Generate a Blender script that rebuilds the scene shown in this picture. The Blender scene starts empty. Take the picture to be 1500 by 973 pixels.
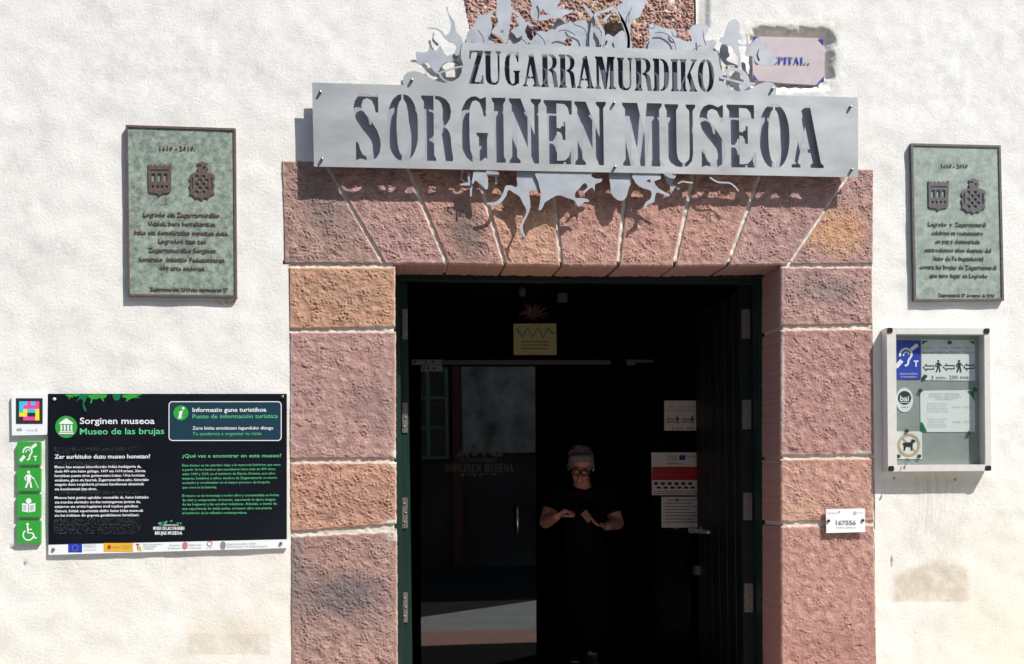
import bpy, math, random
import numpy as np
from mathutils import Vector, Matrix
random.seed(4)
S = bpy.context.scene
col = S.collection
# ------------------------------------------------------------------ camera
F, V0, YAW, ROLL, CD, CZ = 1500.0, 700.0, 0.124, -0.0133, 5.36, 1.55
fwd = Vector((math.sin(YAW), math.cos(YAW), 0)); rt = Vector((math.cos(YAW), -math.sin(YAW), 0)); up = Vector((0, 0, 1))
rt2 = rt*math.cos(ROLL) + up*math.sin(ROLL); up2 = -rt*math.sin(ROLL) + up*math.cos(ROLL)
CAM = Vector((0, -CD, CZ))
cd = bpy.data.cameras.new('camera'); cam = bpy.data.objects.new('camera', cd); col.objects.link(cam)
M = Matrix((( rt2.x, up2.x, -fwd.x, CAM.x), (rt2.y, up2.y, -fwd.y, CAM.y), (rt2.z, up2.z, -fwd.z, CAM.z), (0, 0, 0, 1)))
cam.matrix_world = M
cd.sensor_width = 36; cd.lens = F/1500*36; cd.shift_y = (V0-486.5)/1500; cd.clip_end = 500
S.camera = cam
# ------------------------------------------------------------------ light
SUNV = Vector((1.2, -1.0, 2.0)).normalized()
w = bpy.data.worlds.new('World'); S.world = w; w.use_nodes = True
nt = w.node_tree; bg = nt.nodes['Background']
sky = nt.nodes.new('ShaderNodeTexSky'); sky.sky_type = 'NISHITA'; sky.sun_disc = False
sky.sun_elevation = math.asin(SUNV.z); sky.sun_rotation = math.atan2(SUNV.x, SUNV.y)
nt.links.new(sky.outputs[0], bg.inputs[0]); bg.inputs[1].default_value = 0.11
sl = bpy.data.lights.new('sun', 'SUN'); sl.energy = 4.2; sl.angle = math.radians(0.5); sl.color = (1, .965, .91)
so = bpy.data.objects.new('sun', sl); col.objects.link(so); so.location = (6, -6, 9)
so.rotation_euler = SUNV.to_track_quat('Z', 'Y').to_euler()
S.view_settings.view_transform = 'Standard'; S.view_settings.look = 'None'; S.view_settings.gamma = 1
S.view_settings.exposure = 0.70
S.cycles.max_bounces = 8

# ------------------------------------------------------------------ helpers
def at(u, v, Y=0.0):
    d = fwd + rt2*((u-750)/F) - up2*((v-V0)/F)
    return CAM + d*((Y+CD)/d.y)
_fw, _rt, _up = np.array(fwd), np.array(rt2), np.array(up2)
def atn(u, v, Y):                       # numpy version -> X, Z arrays on plane y = Y
    a = (u-750)/F; b = (v-V0)/F
    dx = _fw[0]+_rt[0]*a-_up[0]*b; dy = _fw[1]+_rt[1]*a-_up[1]*b; dz = _fw[2]+_rt[2]*a-_up[2]*b
    t = (Y+CD)/dy
    return dx*t, CZ+dz*t
def px(X, Z, Y=0.0):                    # inverse of atn
    d0, d1, d2 = X, Y+CD, Z-CZ
    f = d0*_fw[0]+d1*_fw[1]+d2*_fw[2]; r = d0*_rt[0]+d1*_rt[1]+d2*_rt[2]; q = d0*_up[0]+d1*_up[1]+d2*_up[2]
    return 750+F*r/f, V0-F*q/f
def tag(o, label=None, cat=None, group=None, kind=None):
    if label: o['label'] = label
    if cat: o['category'] = cat
    if group: o['group'] = group
    if kind: o['kind'] = kind
    return o
def thing(name, loc, label, cat, group=None):
    o = bpy.data.objects.new(name, None); col.objects.link(o); o.location = loc; o.empty_display_size = .1
    return tag(o, label, cat, group)
def wloc(p):
    v = Vector((0, 0, 0))
    while p is not None: v += p.location; p = p.parent
    return v
def mk(name, verts, faces, mat, parent=None, smooth=False, matidx=None):
    me = bpy.data.meshes.new(name)
    v = np.asarray(verts, dtype=np.float64).reshape(-1, 3)
    if parent is not None: v = v - np.array(wloc(parent))
    else: pass
    me.from_pydata(v.tolist(), [], faces if isinstance(faces, list) else faces.tolist())
    for m in (mat if isinstance(mat, (list, tuple)) else [mat]): me.materials.append(m)
    if matidx is not None: me.polygons.foreach_set('material_index', matidx)
    if smooth: me.polygons.foreach_set('use_smooth', [True]*len(me.polygons))
    me.update()
    o = bpy.data.objects.new(name, me); col.objects.link(o)
    if parent is not None: o.parent = parent
    return o
def grid_mesh(name, P, mat, parent=None, mask=None, colr=None, smooth=True, skirt=None, skirtc=None):
    """P: (n,m,3) array of world points -> fast quad grid; skirt: depth y the border is pulled back to."""
    n, m = P.shape[:2]
    idx = np.arange(n*m).reshape(n, m)
    q = np.stack([idx[:-1, :-1], idx[1:, :-1], idx[1:, 1:], idx[:-1, 1:]], -1)
    if mask is not None: q = q[mask]
    q = q.reshape(-1, 4)
    V = P.reshape(-1, 3); C_ = colr.reshape(-1, 3) if colr is not None else None
    if skirt is not None:
        loop = np.concatenate([idx[0, :], idx[1:, -1], idx[-1, -2::-1], idx[-2:0:-1, 0]])
        B = V[loop].copy(); k = len(loop); b0 = len(V)
        A_ = B.copy(); A_[:, 1] += .0015; B[:, 1] = skirt; V = np.concatenate([V, A_, B])
        if C_ is not None: 
            sc = C_[loop] if skirtc is None else np.array(skirtc)*np.ones((k, 1))
            C_ = np.concatenate([C_, sc, sc])
        j = np.arange(k); jn = (j+1) % k
        q = np.concatenate([q, np.stack([loop[j], loop[jn], b0+jn, b0+j], -1), np.stack([b0+j, b0+jn, b0+k+jn, b0+k+j], -1)])
    if parent is not None: V = V - np.array(wloc(parent))
    me = bpy.data.meshes.new(name)
    me.vertices.add(len(V)); me.vertices.foreach_set('co', V.astype(np.float32).ravel())
    me.loops.add(len(q)*4); me.loops.foreach_set('vertex_index', q.astype(np.int32).ravel())
    me.polygons.add(len(q)); me.polygons.foreach_set('loop_start', np.arange(0, len(q)*4, 4, dtype=np.int32))
    me.update(calc_edges=True)
    me.materials.append(mat)
    if smooth: me.polygons.foreach_set('use_smooth', np.ones(len(q), bool))
    if C_ is not None:
        a = me.color_attributes.new('Col', 'FLOAT_COLOR', 'POINT')
        a.data.foreach_set('color', np.concatenate([C_, np.ones((len(C_), 1))], 1).astype(np.float32).ravel())
    o = bpy.data.objects.new(name, me); col.objects.link(o)
    if parent is not None: o.parent = parent
    return o
# ---- 2-D shapes -----------------------------------------------------
def tess(loops):
    """even-odd fill of closed loops (photo px) -> 2-D verts, faces"""
    cu = bpy.data.curves.new('t', 'CURVE'); cu.dimensions = '2D'; cu.fill_mode = 'FRONT'
    for L in loops:
        sp = cu.splines.new('POLY'); sp.points.add(len(L)-1)
        for i, p in enumerate(L): sp.points[i].co = (p[0], -p[1], 0, 1)
        sp.use_cyclic_u = True
    ob = bpy.data.objects.new('t', cu)
    me = ob.to_mesh()
    v = [(a.co.x, -a.co.y) for a in me.vertices]; f = [tuple(p.vertices) for p in me.polygons]
    ob.to_mesh_clear(); bpy.data.objects.remove(ob); bpy.data.curves.remove(cu)
    return v, f
class Geo:
    def __init__(s): s.v = []; s.f = []; s.mi = []
    def add(s, v, f, mi=0):
        n = len(s.v); s.v += [tuple(p) for p in v]; s.f += [tuple(i+n for i in q) for q in f]; s.mi += [mi]*len(f); return s
    def plate(s, loops, Y, th, mi=0):
        """extruded plate: front face on plane Y, going th into the wall"""
        v2, f2 = tess(loops)
        fr = [at(u, v, Y) for u, v in v2]
        s.add(fr, f2, mi)
        s.add([(p.x, p.y+th, p.z) for p in fr], [q[::-1] for q in f2], mi)
        for L in loops:
            a = [at(u, v, Y) for u, v in L]; n = len(a)
            b = [(p.x, p.y+th, p.z) for p in a]
            s.add([tuple(p) for p in a]+b, [(i, (i+1) % n, n+(i+1) % n, n+i) for i in range(n)], mi)
        return s
    def flat(s, loops, Y, mi=0):
        v2, f2 = tess(loops); s.add([at(u, v, Y) for u, v in v2], f2, mi); return s
    def box(s, x0, x1, y0, y1, z0, z1, mi=0):
        s.add([(x0,y0,z0),(x1,y0,z0),(x1,y1,z0),(x0,y1,z0),(x0,y0,z1),(x1,y0,z1),(x1,y1,z1),(x0,y1,z1)],
              [(0,3,2,1),(4,5,6,7),(0,1,5,4),(1,2,6,5),(2,3,7,6),(3,0,4,7)], mi); return s
    def tube(s, pts, r, n=8, mi=0, cap=True):
        pts = [Vector(p) for p in pts]; R = r if isinstance(r, (list, tuple)) else [r]*len(pts)
        vs = []; 
        for i, p in enumerate(pts):
            d = (pts[min(i+1, len(pts)-1)]-pts[max(i-1, 0)]).normalized()
            a = d.cross(Vector((0, 0, 1))) if abs(d.z) < .9 else d.cross(Vector((1, 0, 0)))
            a.normalize(); b = d.cross(a)
            for k in range(n):
                t = 2*math.pi*k/n; vs.append(p+(a*math.cos(t)+b*math.sin(t))*R[i])
        f = [(i*n+k, i*n+(k+1) % n, (i+1)*n+(k+1) % n, (i+1)*n+k) for i in range(len(pts)-1) for k in range(n)]
        if cap: f += [tuple(range(n))[::-1], tuple(range((len(pts)-1)*n, len(pts)*n))]
        s.add(vs, f, mi); return s
    def sphere(s, c, r, n=10, mi=0):
        c = Vector(c); r = Vector(r) if hasattr(r, '__len__') else Vector((r, r, r)); vs = []; m = n//2+1
        for i in range(m):
            th = math.pi*i/(m-1)
            for k in range(n):
                ph = 2*math.pi*k/n; vs.append((c.x+r.x*math.sin(th)*math.cos(ph), c.y+r.y*math.sin(th)*math.sin(ph), c.z+r.z*math.cos(th)))
        s.add(vs, [(i*n+k, i*n+(k+1) % n, (i+1)*n+(k+1) % n, (i+1)*n+k) for i in range(m-1) for k in range(n)], mi); return s
    def build(s, name, mat, parent=None, smooth=False):
        return mk(name, s.v, s.f, mat, parent, smooth, s.mi if isinstance(mat, (list, tuple)) else None)
def rect(a, b, c, d): return [(a, b), (c, b), (c, d), (a, d)]
def ell(cx, cy, rx, ry=None, n=24, a0=0, a1=360):
    ry = rx if ry is None else ry
    full = (a1-a0) >= 360
    return [(cx+rx*math.cos(math.radians(a0+(a1-a0)*i/(n if full else n-1))), cy-ry*math.sin(math.radians(a0+(a1-a0)*i/(n if full else n-1)))) for i in range(n)]
def rrect(x0, y0, x1, y1, r, n=5):
    p = []
    for cx, cy, a in ((x1-r, y0+r, 0), (x0+r, y0+r, 90), (x0+r, y1-r, 180), (x1-r, y1-r, 270)):
        p += ell(cx, cy, r, r, n, a, a+90)
    return p
def stroke(pts, w):
    W = w if isinstance(w, (list, tuple)) else [w]*len(pts); L = []; R = []
    for i, p in enumerate(pts):
        a = pts[max(i-1, 0)]; b = pts[min(i+1, len(pts)-1)]
        dx, dy = b[0]-a[0], b[1]-a[1]; l = math.hypot(dx, dy) or 1
        nx, ny = -dy/l*W[i]/2, dx/l*W[i]/2
        L.append((p[0]+nx, p[1]+ny)); R.append((p[0]-nx, p[1]-ny))
    return L+R[::-1]
def smooth_loop(pts, k=3, closed=True):
    n = len(pts); out = []
    rng = range(n if closed else n-1)
    for i in rng:
        g = lambda j: pts[j % n] if closed else pts[max(0, min(n-1, j))]
        p0, p1, p2, p3 = g(i-1), g(i), g(i+1), g(i+2)
        for s_ in range(k):
            t = s_/k
            out.append(tuple(.5*((2*p1[c])+(-p0[c]+p2[c])*t+(2*p0[c]-5*p1[c]+4*p2[c]-p3[c])*t*t+(-p0[c]+3*p1[c]-3*p2[c]+p3[c])*t**3) for c in (0, 1)))
    if not closed: out.append(pts[-1])
    return out
_tc = {}
def text2d(s, bold=0.0, res=2):
    key = (s, bold, res)
    if key in _tc: return _tc[key]
    cu = bpy.data.curves.new('t', 'FONT'); cu.body = s; cu.size = 1; cu.offset = bold; cu.resolution_u = res; cu.fill_mode = 'FRONT'
    ob = bpy.data.objects.new('t', cu); me = ob.to_mesh()
    v = [(a.co.x, a.co.y) for a in me.vertices]; f = [tuple(p.vertices) for p in me.polygons]
    ob.to_mesh_clear(); bpy.data.objects.remove(ob); bpy.data.curves.remove(cu)
    _tc[key] = (v, f); return v, f
def text(g, s, u0, u1, vb, h, Y, mi=0, slope=0.0, bold=0.0, res=2, th=0, shear=0.0):
    """text fitted between photo columns u0..u1 on baseline vb, capital height h px"""
    v, f = text2d(s, bold, res)
    if not v: return g
    x0 = min(p[0] for p in v); x1 = max(p[0] for p in v); k = (u1-u0)/(x1-x0); hy = h/0.70
    P = []
    for x, y in v:
        u = u0+(x-x0)*k + shear*y*hy; P.append((u, vb+slope*(u-u0)-y*hy))
    if th == 0:
        g.add([at(u, w_, Y) for u, w_ in P], f, mi)
    else:
        fr = [at(u, w_, Y-th) for u, w_ in P]; n = len(fr)
        g.add(fr, f, mi)
        from collections import Counter
        e = Counter(); 
        for q in f:
            for i in range(len(q)):
                e[(q[i], q[(i+1) % len(q)])] += 1
        side = [(a, b, b+n, a+n) for (a, b) in e if (b, a) not in e]
        g.add([tuple(p) for p in fr]+[(p.x, Y+.001, p.z) for p in fr], side, mi)
    return g
# ---- noise fields ----------------------------------------------------
def field(nx, ny, lo, hi, seed, ax=1.0, ay=1.0, ang=0.0):
    """tileable band-passed noise, wavelengths lo..hi in samples, unit variance"""
    rs = np.random.RandomState(seed); a = rs.standard_normal((ny, nx))
    fx = np.fft.fftfreq(nx)[None, :]; fy = np.fft.fftfreq(ny)[:, None]
    c, s_ = math.cos(ang), math.sin(ang)
    r = np.sqrt(((fx*c+fy*s_)*ax)**2+((-fx*s_+fy*c)*ay)**2)+1e-9
    m = np.exp(-(r*lo)**2)*(1-np.exp(-(r*hi)**2))
    b = np.real(np.fft.ifft2(np.fft.fft2(a)*m)); return b/b.std()
def samp(Fd, x, z, sp):
    ny, nx = Fd.shape; a = x/sp; b = z/sp; i = np.floor(a).astype(int); j = np.floor(b).astype(int); fa = a-i; fb = b-j
    g = lambda jj, ii: Fd[jj % ny, ii % nx]
    return g(j, i)*(1-fa)*(1-fb)+g(j, i+1)*fa*(1-fb)+g(j+1, i)*(1-fa)*fb+g(j+1, i+1)*fa*fb
SP = 0.004
N_pl = field(1024, 1024, 1.1, 4.5, 1)            # plaster grain
N_md = field(1024, 1024, 8, 40, 2)
N_lg = field(1024, 1024, 40, 220, 3)
N_st = field(1024, 1024, 1.7, 6, 5, 1.7, .85, 0.75)   # chisel pits running down to the right
N_s2 = field(1024, 1024, 7, 26, 6)
N_c1 = field(1024, 1024, 14, 90, 7)
N_c2 = field(1024, 1024, 3, 14, 8)
sst = lambda a, b, x: (lambda t: t*t*(3-2*t))(np.clip((x-a)/(b-a), 0, 1))
def blob(u, v, cx, cy, rx, ry, soft=.5): return 1-sst(1-soft, 1+soft, np.sqrt(((u-cx)/rx)**2+((v-cy)/ry)**2))

# ------------------------------------------------------------------ materials
def mat(name, c, rough=.6, metal=0.0, noise=0.0, scale=20, bump=0.0, bscale=200, bdist=.002, spec=.5, attr=None, coat=0, stretch=None):
    m = bpy.data.materials.new(name); m.use_nodes = True; n = m.node_tree; b = n.nodes['Principled BSDF']
    b.inputs['Base Color'].default_value = (*c, 1); b.inputs['Roughness'].default_value = rough; b.inputs['Metallic'].default_value = metal
    b.inputs['Specular IOR Level'].default_value = spec
    if coat: b.inputs['Coat Weight'].default_value = coat
    tc = n.nodes.new('ShaderNodeTexCoord'); vec = tc.outputs['Object']
    if stretch:
        mp = n.nodes.new('ShaderNodeMapping'); mp.inputs['Scale'].default_value = stretch; n.links.new(vec, mp.inputs[0]); vec = mp.outputs[0]
    src = None
    if attr:
        at_ = n.nodes.new('ShaderNodeAttribute'); at_.attribute_name = attr; src = at_.outputs['Color']; n.links.new(src, b.inputs['Base Color'])
    if noise:
        t = n.nodes.new('ShaderNodeTexNoise'); t.inputs['Scale'].default_value = scale; t.inputs['Detail'].default_value = 8; t.inputs['Roughness'].default_value = .65
        n.links.new(vec, t.inputs['Vector'])
        r = n.nodes.new('ShaderNodeMapRange'); r.inputs['From Min'].default_value = .3; r.inputs['From Max'].default_value = .7
        r.inputs['To Min'].default_value = 1-noise; r.inputs['To Max'].default_value = 1+noise*.6; n.links.new(t.outputs[0], r.inputs[0])
        mx = n.nodes.new('ShaderNodeVectorMath'); mx.operation = 'SCALE'; n.links.new(r.outputs[0], mx.inputs['Scale'])
        if src is not None: n.links.new(src, mx.inputs[0])
        else: mx.inputs[0].default_value = c
        n.links.new(mx.outputs[0], b.inputs['Base Color'])
        rr = n.nodes.new('ShaderNodeMapRange'); rr.inputs['To Min'].default_value = max(0, rough-.12); rr.inputs['To Max'].default_value = min(1, rough+.12)
        n.links.new(t.outputs[0], rr.inputs[0]); n.links.new(rr.outputs[0], b.inputs['Roughness'])
    if bump:
        t2 = n.nodes.new('ShaderNodeTexNoise'); t2.inputs['Scale'].default_value = bscale; t2.inputs['Detail'].default_value = 5
        n.links.new(vec, t2.inputs['Vector'])
        bp = n.nodes.new('ShaderNodeBump'); bp.inputs['Strength'].default_value = bump; bp.inputs['Distance'].default_value = bdist
        n.links.new(t2.outputs[0], bp.inputs['Height']); n.links.new(bp.outputs[0], b.inputs['Normal'])
    return m
m_plaster = mat('lime plaster', (.8, .78, .74), .9, attr='Col', noise=.035, scale=60, bump=.7, bscale=230, bdist=.003, spec=.2)
m_stone = mat('red sandstone', (.5, .28, .24), .85, attr='Col', noise=.13, scale=140, bump=.9, bscale=300, bdist=.004, spec=.25)
m_mortar = mat('lime mortar', (.66, .60, .52), .9, noise=.16, scale=50, bump=.8, bscale=260, bdist=.004, spec=.2)
m_zinc = mat('painted steel sheet', (.49, .505, .51), .42, .35, noise=.16, scale=3.2, bump=.05, bscale=30, stretch=(1, 1, 2.5))
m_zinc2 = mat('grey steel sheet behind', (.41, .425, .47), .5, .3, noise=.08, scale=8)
m_fig = mat('lacquered steel cutout', (.44, .465, .51), .45, .25, noise=.14, scale=12)
m_bolt = mat('steel bolt', (.25, .25, .26), .35, .9)
m_green = mat('verdigris bronze', (.275, .335, .28), .7, .1, noise=.62, scale=34, bump=.8, bscale=170, bdist=.003)
m_bronze = mat('brown bronze', (.165, .115, .105), .5, .3, noise=.3, scale=60, bump=.3, bscale=150)
m_green2 = mat('pale verdigris bronze', (.30, .36, .315), .7, .1, noise=.42, scale=22, bump=.6, bscale=170, bdist=.003)
m_bronze2 = mat('grey bronze', (.14, .125, .135), .5, .3, noise=.3, scale=60)
m_alu = mat('anodised aluminium', (.74, .71, .67), .4, .2, noise=.06, scale=30)
m_black = mat('black plastic', (.015, .015, .017), .4)
m_white = mat('white print', (.8, .81, .82), .45, spec=.3)
m_paper = mat('white paper', (.72, .74, .73), .7, noise=.03, scale=8)
m_grey = mat('grey ink', (.22, .23, .24), .7)
m_ltgrey = mat('pale grey ink', (.42, .43, .45), .7)
m_ink = mat('black ink', (.02, .02, .022), .6)
m_navy = mat('dark panel film', (.0035, .005, .010), .4, noise=.1, scale=3)
m_teal = mat('teal print', (.013, .045, .07), .35)
m_mint = mat('mint print', (.12, .52, .24), .5)
m_grn = mat('green enamel', (.035, .34, .045), .4, noise=.04, scale=20)
m_dgrn = mat('dark green print', (.008, .17, .06), .4)
m_braille = mat('embossed dots', (.07, .075, .085), .35)
m_blue = mat('blue print', (.02, .05, .45), .5)
m_eu = mat('flag blue print', (.008, .04, .42), .5)
m_yel = mat('yellow print', (.75, .42, .015), .5)
m_red = mat('red print', (.45, .03, .04), .5)
m_pink = mat('pink print', (.55, .18, .22), .5)
m_cy = mat('cyan print', (.03, .55, .75), .5)
m_mag = mat('magenta print', (.8, .06, .35), .5)
m_ylw = mat('lemon print', (.85, .7, .02), .5)
m_back = mat('metal backboard', (.33, .36, .34), .4, .15, noise=.12, scale=9)
m_tile = mat('glazed pink tile', (.57, .49, .505), .3, noise=.08, scale=14, bump=.1, bscale=20)
m_tblue = mat('cobalt glaze', (.035, .06, .38), .3, noise=.2, scale=60)
m_tan = mat('gold print', (.55, .38, .2), .5)
m_frame = mat('green painted wood', (.007, .029, .022), .4, noise=.25, scale=9, bump=.15, bscale=60, stretch=(6, 6, .5))
m_plank_shade = mat('shade darkened green boards', (.008, .014, .013), .5, spec=.4, noise=.2, scale=9)  # door green darkened to paint the shade on the right leaf
m_hinge = mat('worn steel hinge', (.36, .34, .31), .35, .7, noise=.25, scale=60)
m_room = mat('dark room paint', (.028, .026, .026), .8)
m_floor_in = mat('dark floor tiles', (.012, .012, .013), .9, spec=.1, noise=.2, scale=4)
m_ground = mat('pale concrete paving', (.33, .35, .34), .9, noise=.2, scale=3, bump=.5, bscale=80)
m_step = mat('pink stone slab', (.42, .25, .20), .85, noise=.2, scale=7, bump=.5, bscale=90)
def glass(name, tint=(1, 1, 1), f0=.042):
    m = bpy.data.materials.new(name); m.use_nodes = True; n = m.node_tree; n.nodes.clear()
    o = n.nodes.new('ShaderNodeOutputMaterial'); mix = n.nodes.new('ShaderNodeMixShader'); lw = n.nodes.new('ShaderNodeLayerWeight'); lw.inputs[0].default_value = .5
    pw = n.nodes.new('ShaderNodeMath'); pw.operation = 'POWER'; pw.inputs[1].default_value = 5; n.links.new(lw.outputs['Facing'], pw.inputs[0])
    fr = n.nodes.new('ShaderNodeMath'); fr.operation = 'MULTIPLY_ADD'; fr.inputs[1].default_value = .92; fr.inputs[2].default_value = f0; n.links.new(pw.outputs[0], fr.inputs[0])
    t = n.nodes.new('ShaderNodeBsdfTransparent'); t.inputs[0].default_value = (*tint, 1); g = n.nodes.new('ShaderNodeBsdfGlossy'); g.inputs['Roughness'].default_value = 0.004
    n.links.new(fr.outputs[0], mix.inputs[0]); n.links.new(t.outputs[0], mix.inputs[1]); n.links.new(g.outputs[0], mix.inputs[2]); n.links.new(mix.outputs[0], o.inputs[0])
    return m
m_glass = glass('clear glass', (.97, .985, .98))
m_glass2 = glass('door glass', (.97, .985, .98), .085)

# ------------------------------------------------------------------ facade: plaster
OUT = (413, 235, 1279, 248)             # stone surround: top-left / top-right in the photo
def inside_surround(u, v):
    left = 413 + np.where(v > 388, 8+(v-388)*.0075, 0); right = 1279+np.maximum(0, v-388)*.011
    top = 235+(u-413)/(1279-413)*13
    return (u > left+2) & (u < right-2) & (v > top+2)
def plaster_height(X, Z, U, V):
    h = samp(N_pl, X, Z, SP)*.00060 + samp(N_c2, X, Z, SP)*.00016 + samp(N_lg, X, Z, SP)*.0009
    # the plaster laps softly up to the stones
    # tile niche
    wob = samp(N_c1, X, Z, SP)*1.2
    du = np.maximum(1114-U, U-1201)+wob; dv = np.maximum(62-V, V-111)+wob
    d = np.where((du > 0) & (dv > 0), np.hypot(np.maximum(du, 0), np.maximum(dv, 0)), np.maximum(du, dv))-11
    h -= .032*(1-sst(-2, 13, d))
    h += .002*np.exp(-((d-15)/7)**2)
    # rough bedding beside the high stone block
    h -= .012*(1-sst(0, 9, np.maximum(np.abs(U-1029)-4, V-36)))
    # dents and old fixing holes
    for cx, cy, r, dp in ((17, 803, 4, .006), (36, 826, 3, .004), (1306, 822, 2.5, .003), (1310, 700, 1.6, .01), (1399, 702, 1.6, .01), (112, 828, 2, .003), (1480, 40, 9, .003), (60, 300, 12, .003)):
        h -= dp*np.exp(-((U-cx)**2+(V-cy)**2)/r**2)
    return h
def wall_axis(a0, a1, f0, f1, fine, coarse):
    return np.concatenate([np.arange(a0, f0, coarse), np.arange(f0, f1, fine), np.arange(f1, a1+coarse, coarse)])
xs = wall_axis(-6.0, 7.5, -2.25, 3.8, .0056, .12); zs = wall_axis(0.0, 6.4, .46, 4.2, .0056, .12)
X, Z = np.meshgrid(xs, zs, indexing='ij'); U, V = px(X, Z)
H = plaster_height(X, Z, U, V)
base = np.array([.805, .785, .745]); C = np.ones(X.shape+(3,))*base
n1 = samp(N_c1, X, Z, SP); n2 = samp(N_lg, X*.7, Z*.7, SP); n3 = samp(N_c2, X, Z, SP)
C *= (1-.016*np.clip(n1, -1, 2)-.022*np.clip(n2, -1, 2)-.008*n3-.012*np.clip(-samp(N_pl, X, Z, SP), 0, 2))[..., None]
def stain_or_shade(mask, c, amt):  # blends a colour in, for stains and for painted shade
    global C
    C = C*(1-(mask*amt)[..., None]) + np.array(c)*(mask*amt)[..., None]
streak = np.clip(samp(N_st, X*3.5+9, Z*.25, SP)*.5+.5, 0, 1)
warm = sst(560, 960, V)
stain_or_shade(warm*(.55+.45*np.clip(n2+.5, 0, 1)), (.78, .72, .60), .42)
stain_or_shade(sst(1290, 1500, U)*sst(600, 950, V), (.80, .72, .56), .5)
stain_or_shade(np.clip(n2-.4, 0, 1)*np.clip(n1, 0, 1), (.64, .62, .58), .2)
stain_or_shade((1-sst(0, .5, np.maximum(np.maximum(1316-U, U-1410)/30, np.maximum((826-V+np.abs(U-1375)*.35)*.35, V-879)/10)))*np.clip(.72+.12*n1+.25*streak, 0, 1), (.55, .46, .34), .75)
stain_or_shade((1-sst(0, .5, np.maximum(np.maximum(278-U, U-392)/12, np.maximum(930-V, V-957)/8)))*np.clip(.8+.2*n1, 0, 1), (.60, .52, .41), .55)
stain_or_shade(blob(U, V, 345, 925, 60, 22, .7), (.68, .60, .48), .5)
for dx_, wd_, l0, l1, k_ in ((1345,1.2,700,790,.3),(1352,1,705,760,.3),(1358,1.6,700,812,.4),(1363,1.1,700,800,.45),(1371,1.3,698,760,.4),(1376,1,700,812,.3),(1340,1,700,765,.25),(1385,1.4,700,780,.25),(1395,1.2,705,745,.2)):
    stain_or_shade(np.exp(-((U-dx_-1.5*np.sin(V*.07+dx_))/wd_)**2)*sst(l0-8, l0, V)*(1-sst(l0+20, l1, V)), (.36, .33, .29), k_)
stain_or_shade(blob(U, V, 1372, 770, 55, 70, .6)*streak, (.55, .52, .46), .38)
stain_or_shade(blob(U, V, 1372, 705, 70, 18, .6), (.62, .52, .38), .35)
stain_or_shade(blob(U, V, 335, 440, 16, 10, .6)*np.clip(n3, 0, 1), (.45, .22, .08), .8)
stain_or_shade(blob(U, V, 255, 100, 180, 55, .9)*np.clip(n1*.6+.3, 0, 1), (.66, .65, .63), .35)
stain_or_shade(blob(U, V, 1400, 120, 130, 90, .9)*np.clip(n1*.6+.3, 0, 1), (.67, .66, .64), .35)
stain_or_shade(blob(U, V, 1155, 46, 66, 16, .6)*np.clip(.7+.3*n1, 0, 1), (.56, .49, .36), .6)  # beige tint paints the shade on the niche's top slope
stain_or_shade(blob(U, V, 1215, 85, 14, 50, .7)*np.clip(.6+.4*n1, 0, 1), (.48, .47, .42), .6)  # grey-olive tint paints the niche's shadow right of the tile
stain_or_shade(blob(U, V, 1029, 18, 9, 28, .5), (.50, .48, .47), .6)  # grey strip coloured in beside the high stone block
for cx, cy, rx, ry in ((17, 803, 3.5, 2), (36, 826, 1.2, 4), (1306, 822, 1.5, 8), (1310, 700, 1.5, 1.5), (1399, 702, 1.5, 1.5)): stain_or_shade(blob(U, V, cx, cy, rx, ry, .5), (.15, .13, .11), .8)
stain_or_shade(np.clip(samp(N_pl, X*.8+3, Z*.8, SP)-2.1, 0, 1)*np.clip(n1, 0, 1), (.35, .33, .3), .6)
# light halo of fresh lime round the stone edges
edge = np.minimum(np.abs(U-(1279+np.maximum(0, V-388)*.011)-5), np.abs(U-(420+(V-388)*.0075)+3))
stain_or_shade(np.exp(-(edge/6)**2)*(V > 388), (.84, .80, .70), .6)
P = np.stack([X, -H, Z], -1)
cu_, cv_ = (U[:-1, :-1]+U[1:, 1:])/2, (V[:-1, :-1]+V[1:, 1:])/2
xd0, _ = atn(581, 700, 0); xd1, _ = atn(1141, 700, 0)
cx_ = (X[:-1, :-1]+X[1:, 1:])/2
keep = ~inside_surround(cu_, cv_)
topblk = (cu_ > 679+np.clip(cv_, -90, 45)*.2) & (cu_ < 1020) & (cv_ > -78) & (cv_ < 112)
keep &= ~topblk
house = thing('house_wall', (0, 0, 0), 'white lime plastered house front around the red stone doorway', 'wall')
grid_mesh('plaster', P, m_plaster, house, mask=keep, colr=C)
xl = float(xd0)-.02; xr = float(xd1)+.02
DT = at(860, 388, 0).z
DT0 = DT
g = Geo()                                # the wall's own body behind the render
g.box(-6, xl-.12, .06, .52, 0, 6.4).box(xr+.12, 7.5, .06, .52, 0, 6.4).box(xl-.12, xr+.12, .06, .52, DT+.12, 6.4)
g.build('wall_core', m_mortar, house)

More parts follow.
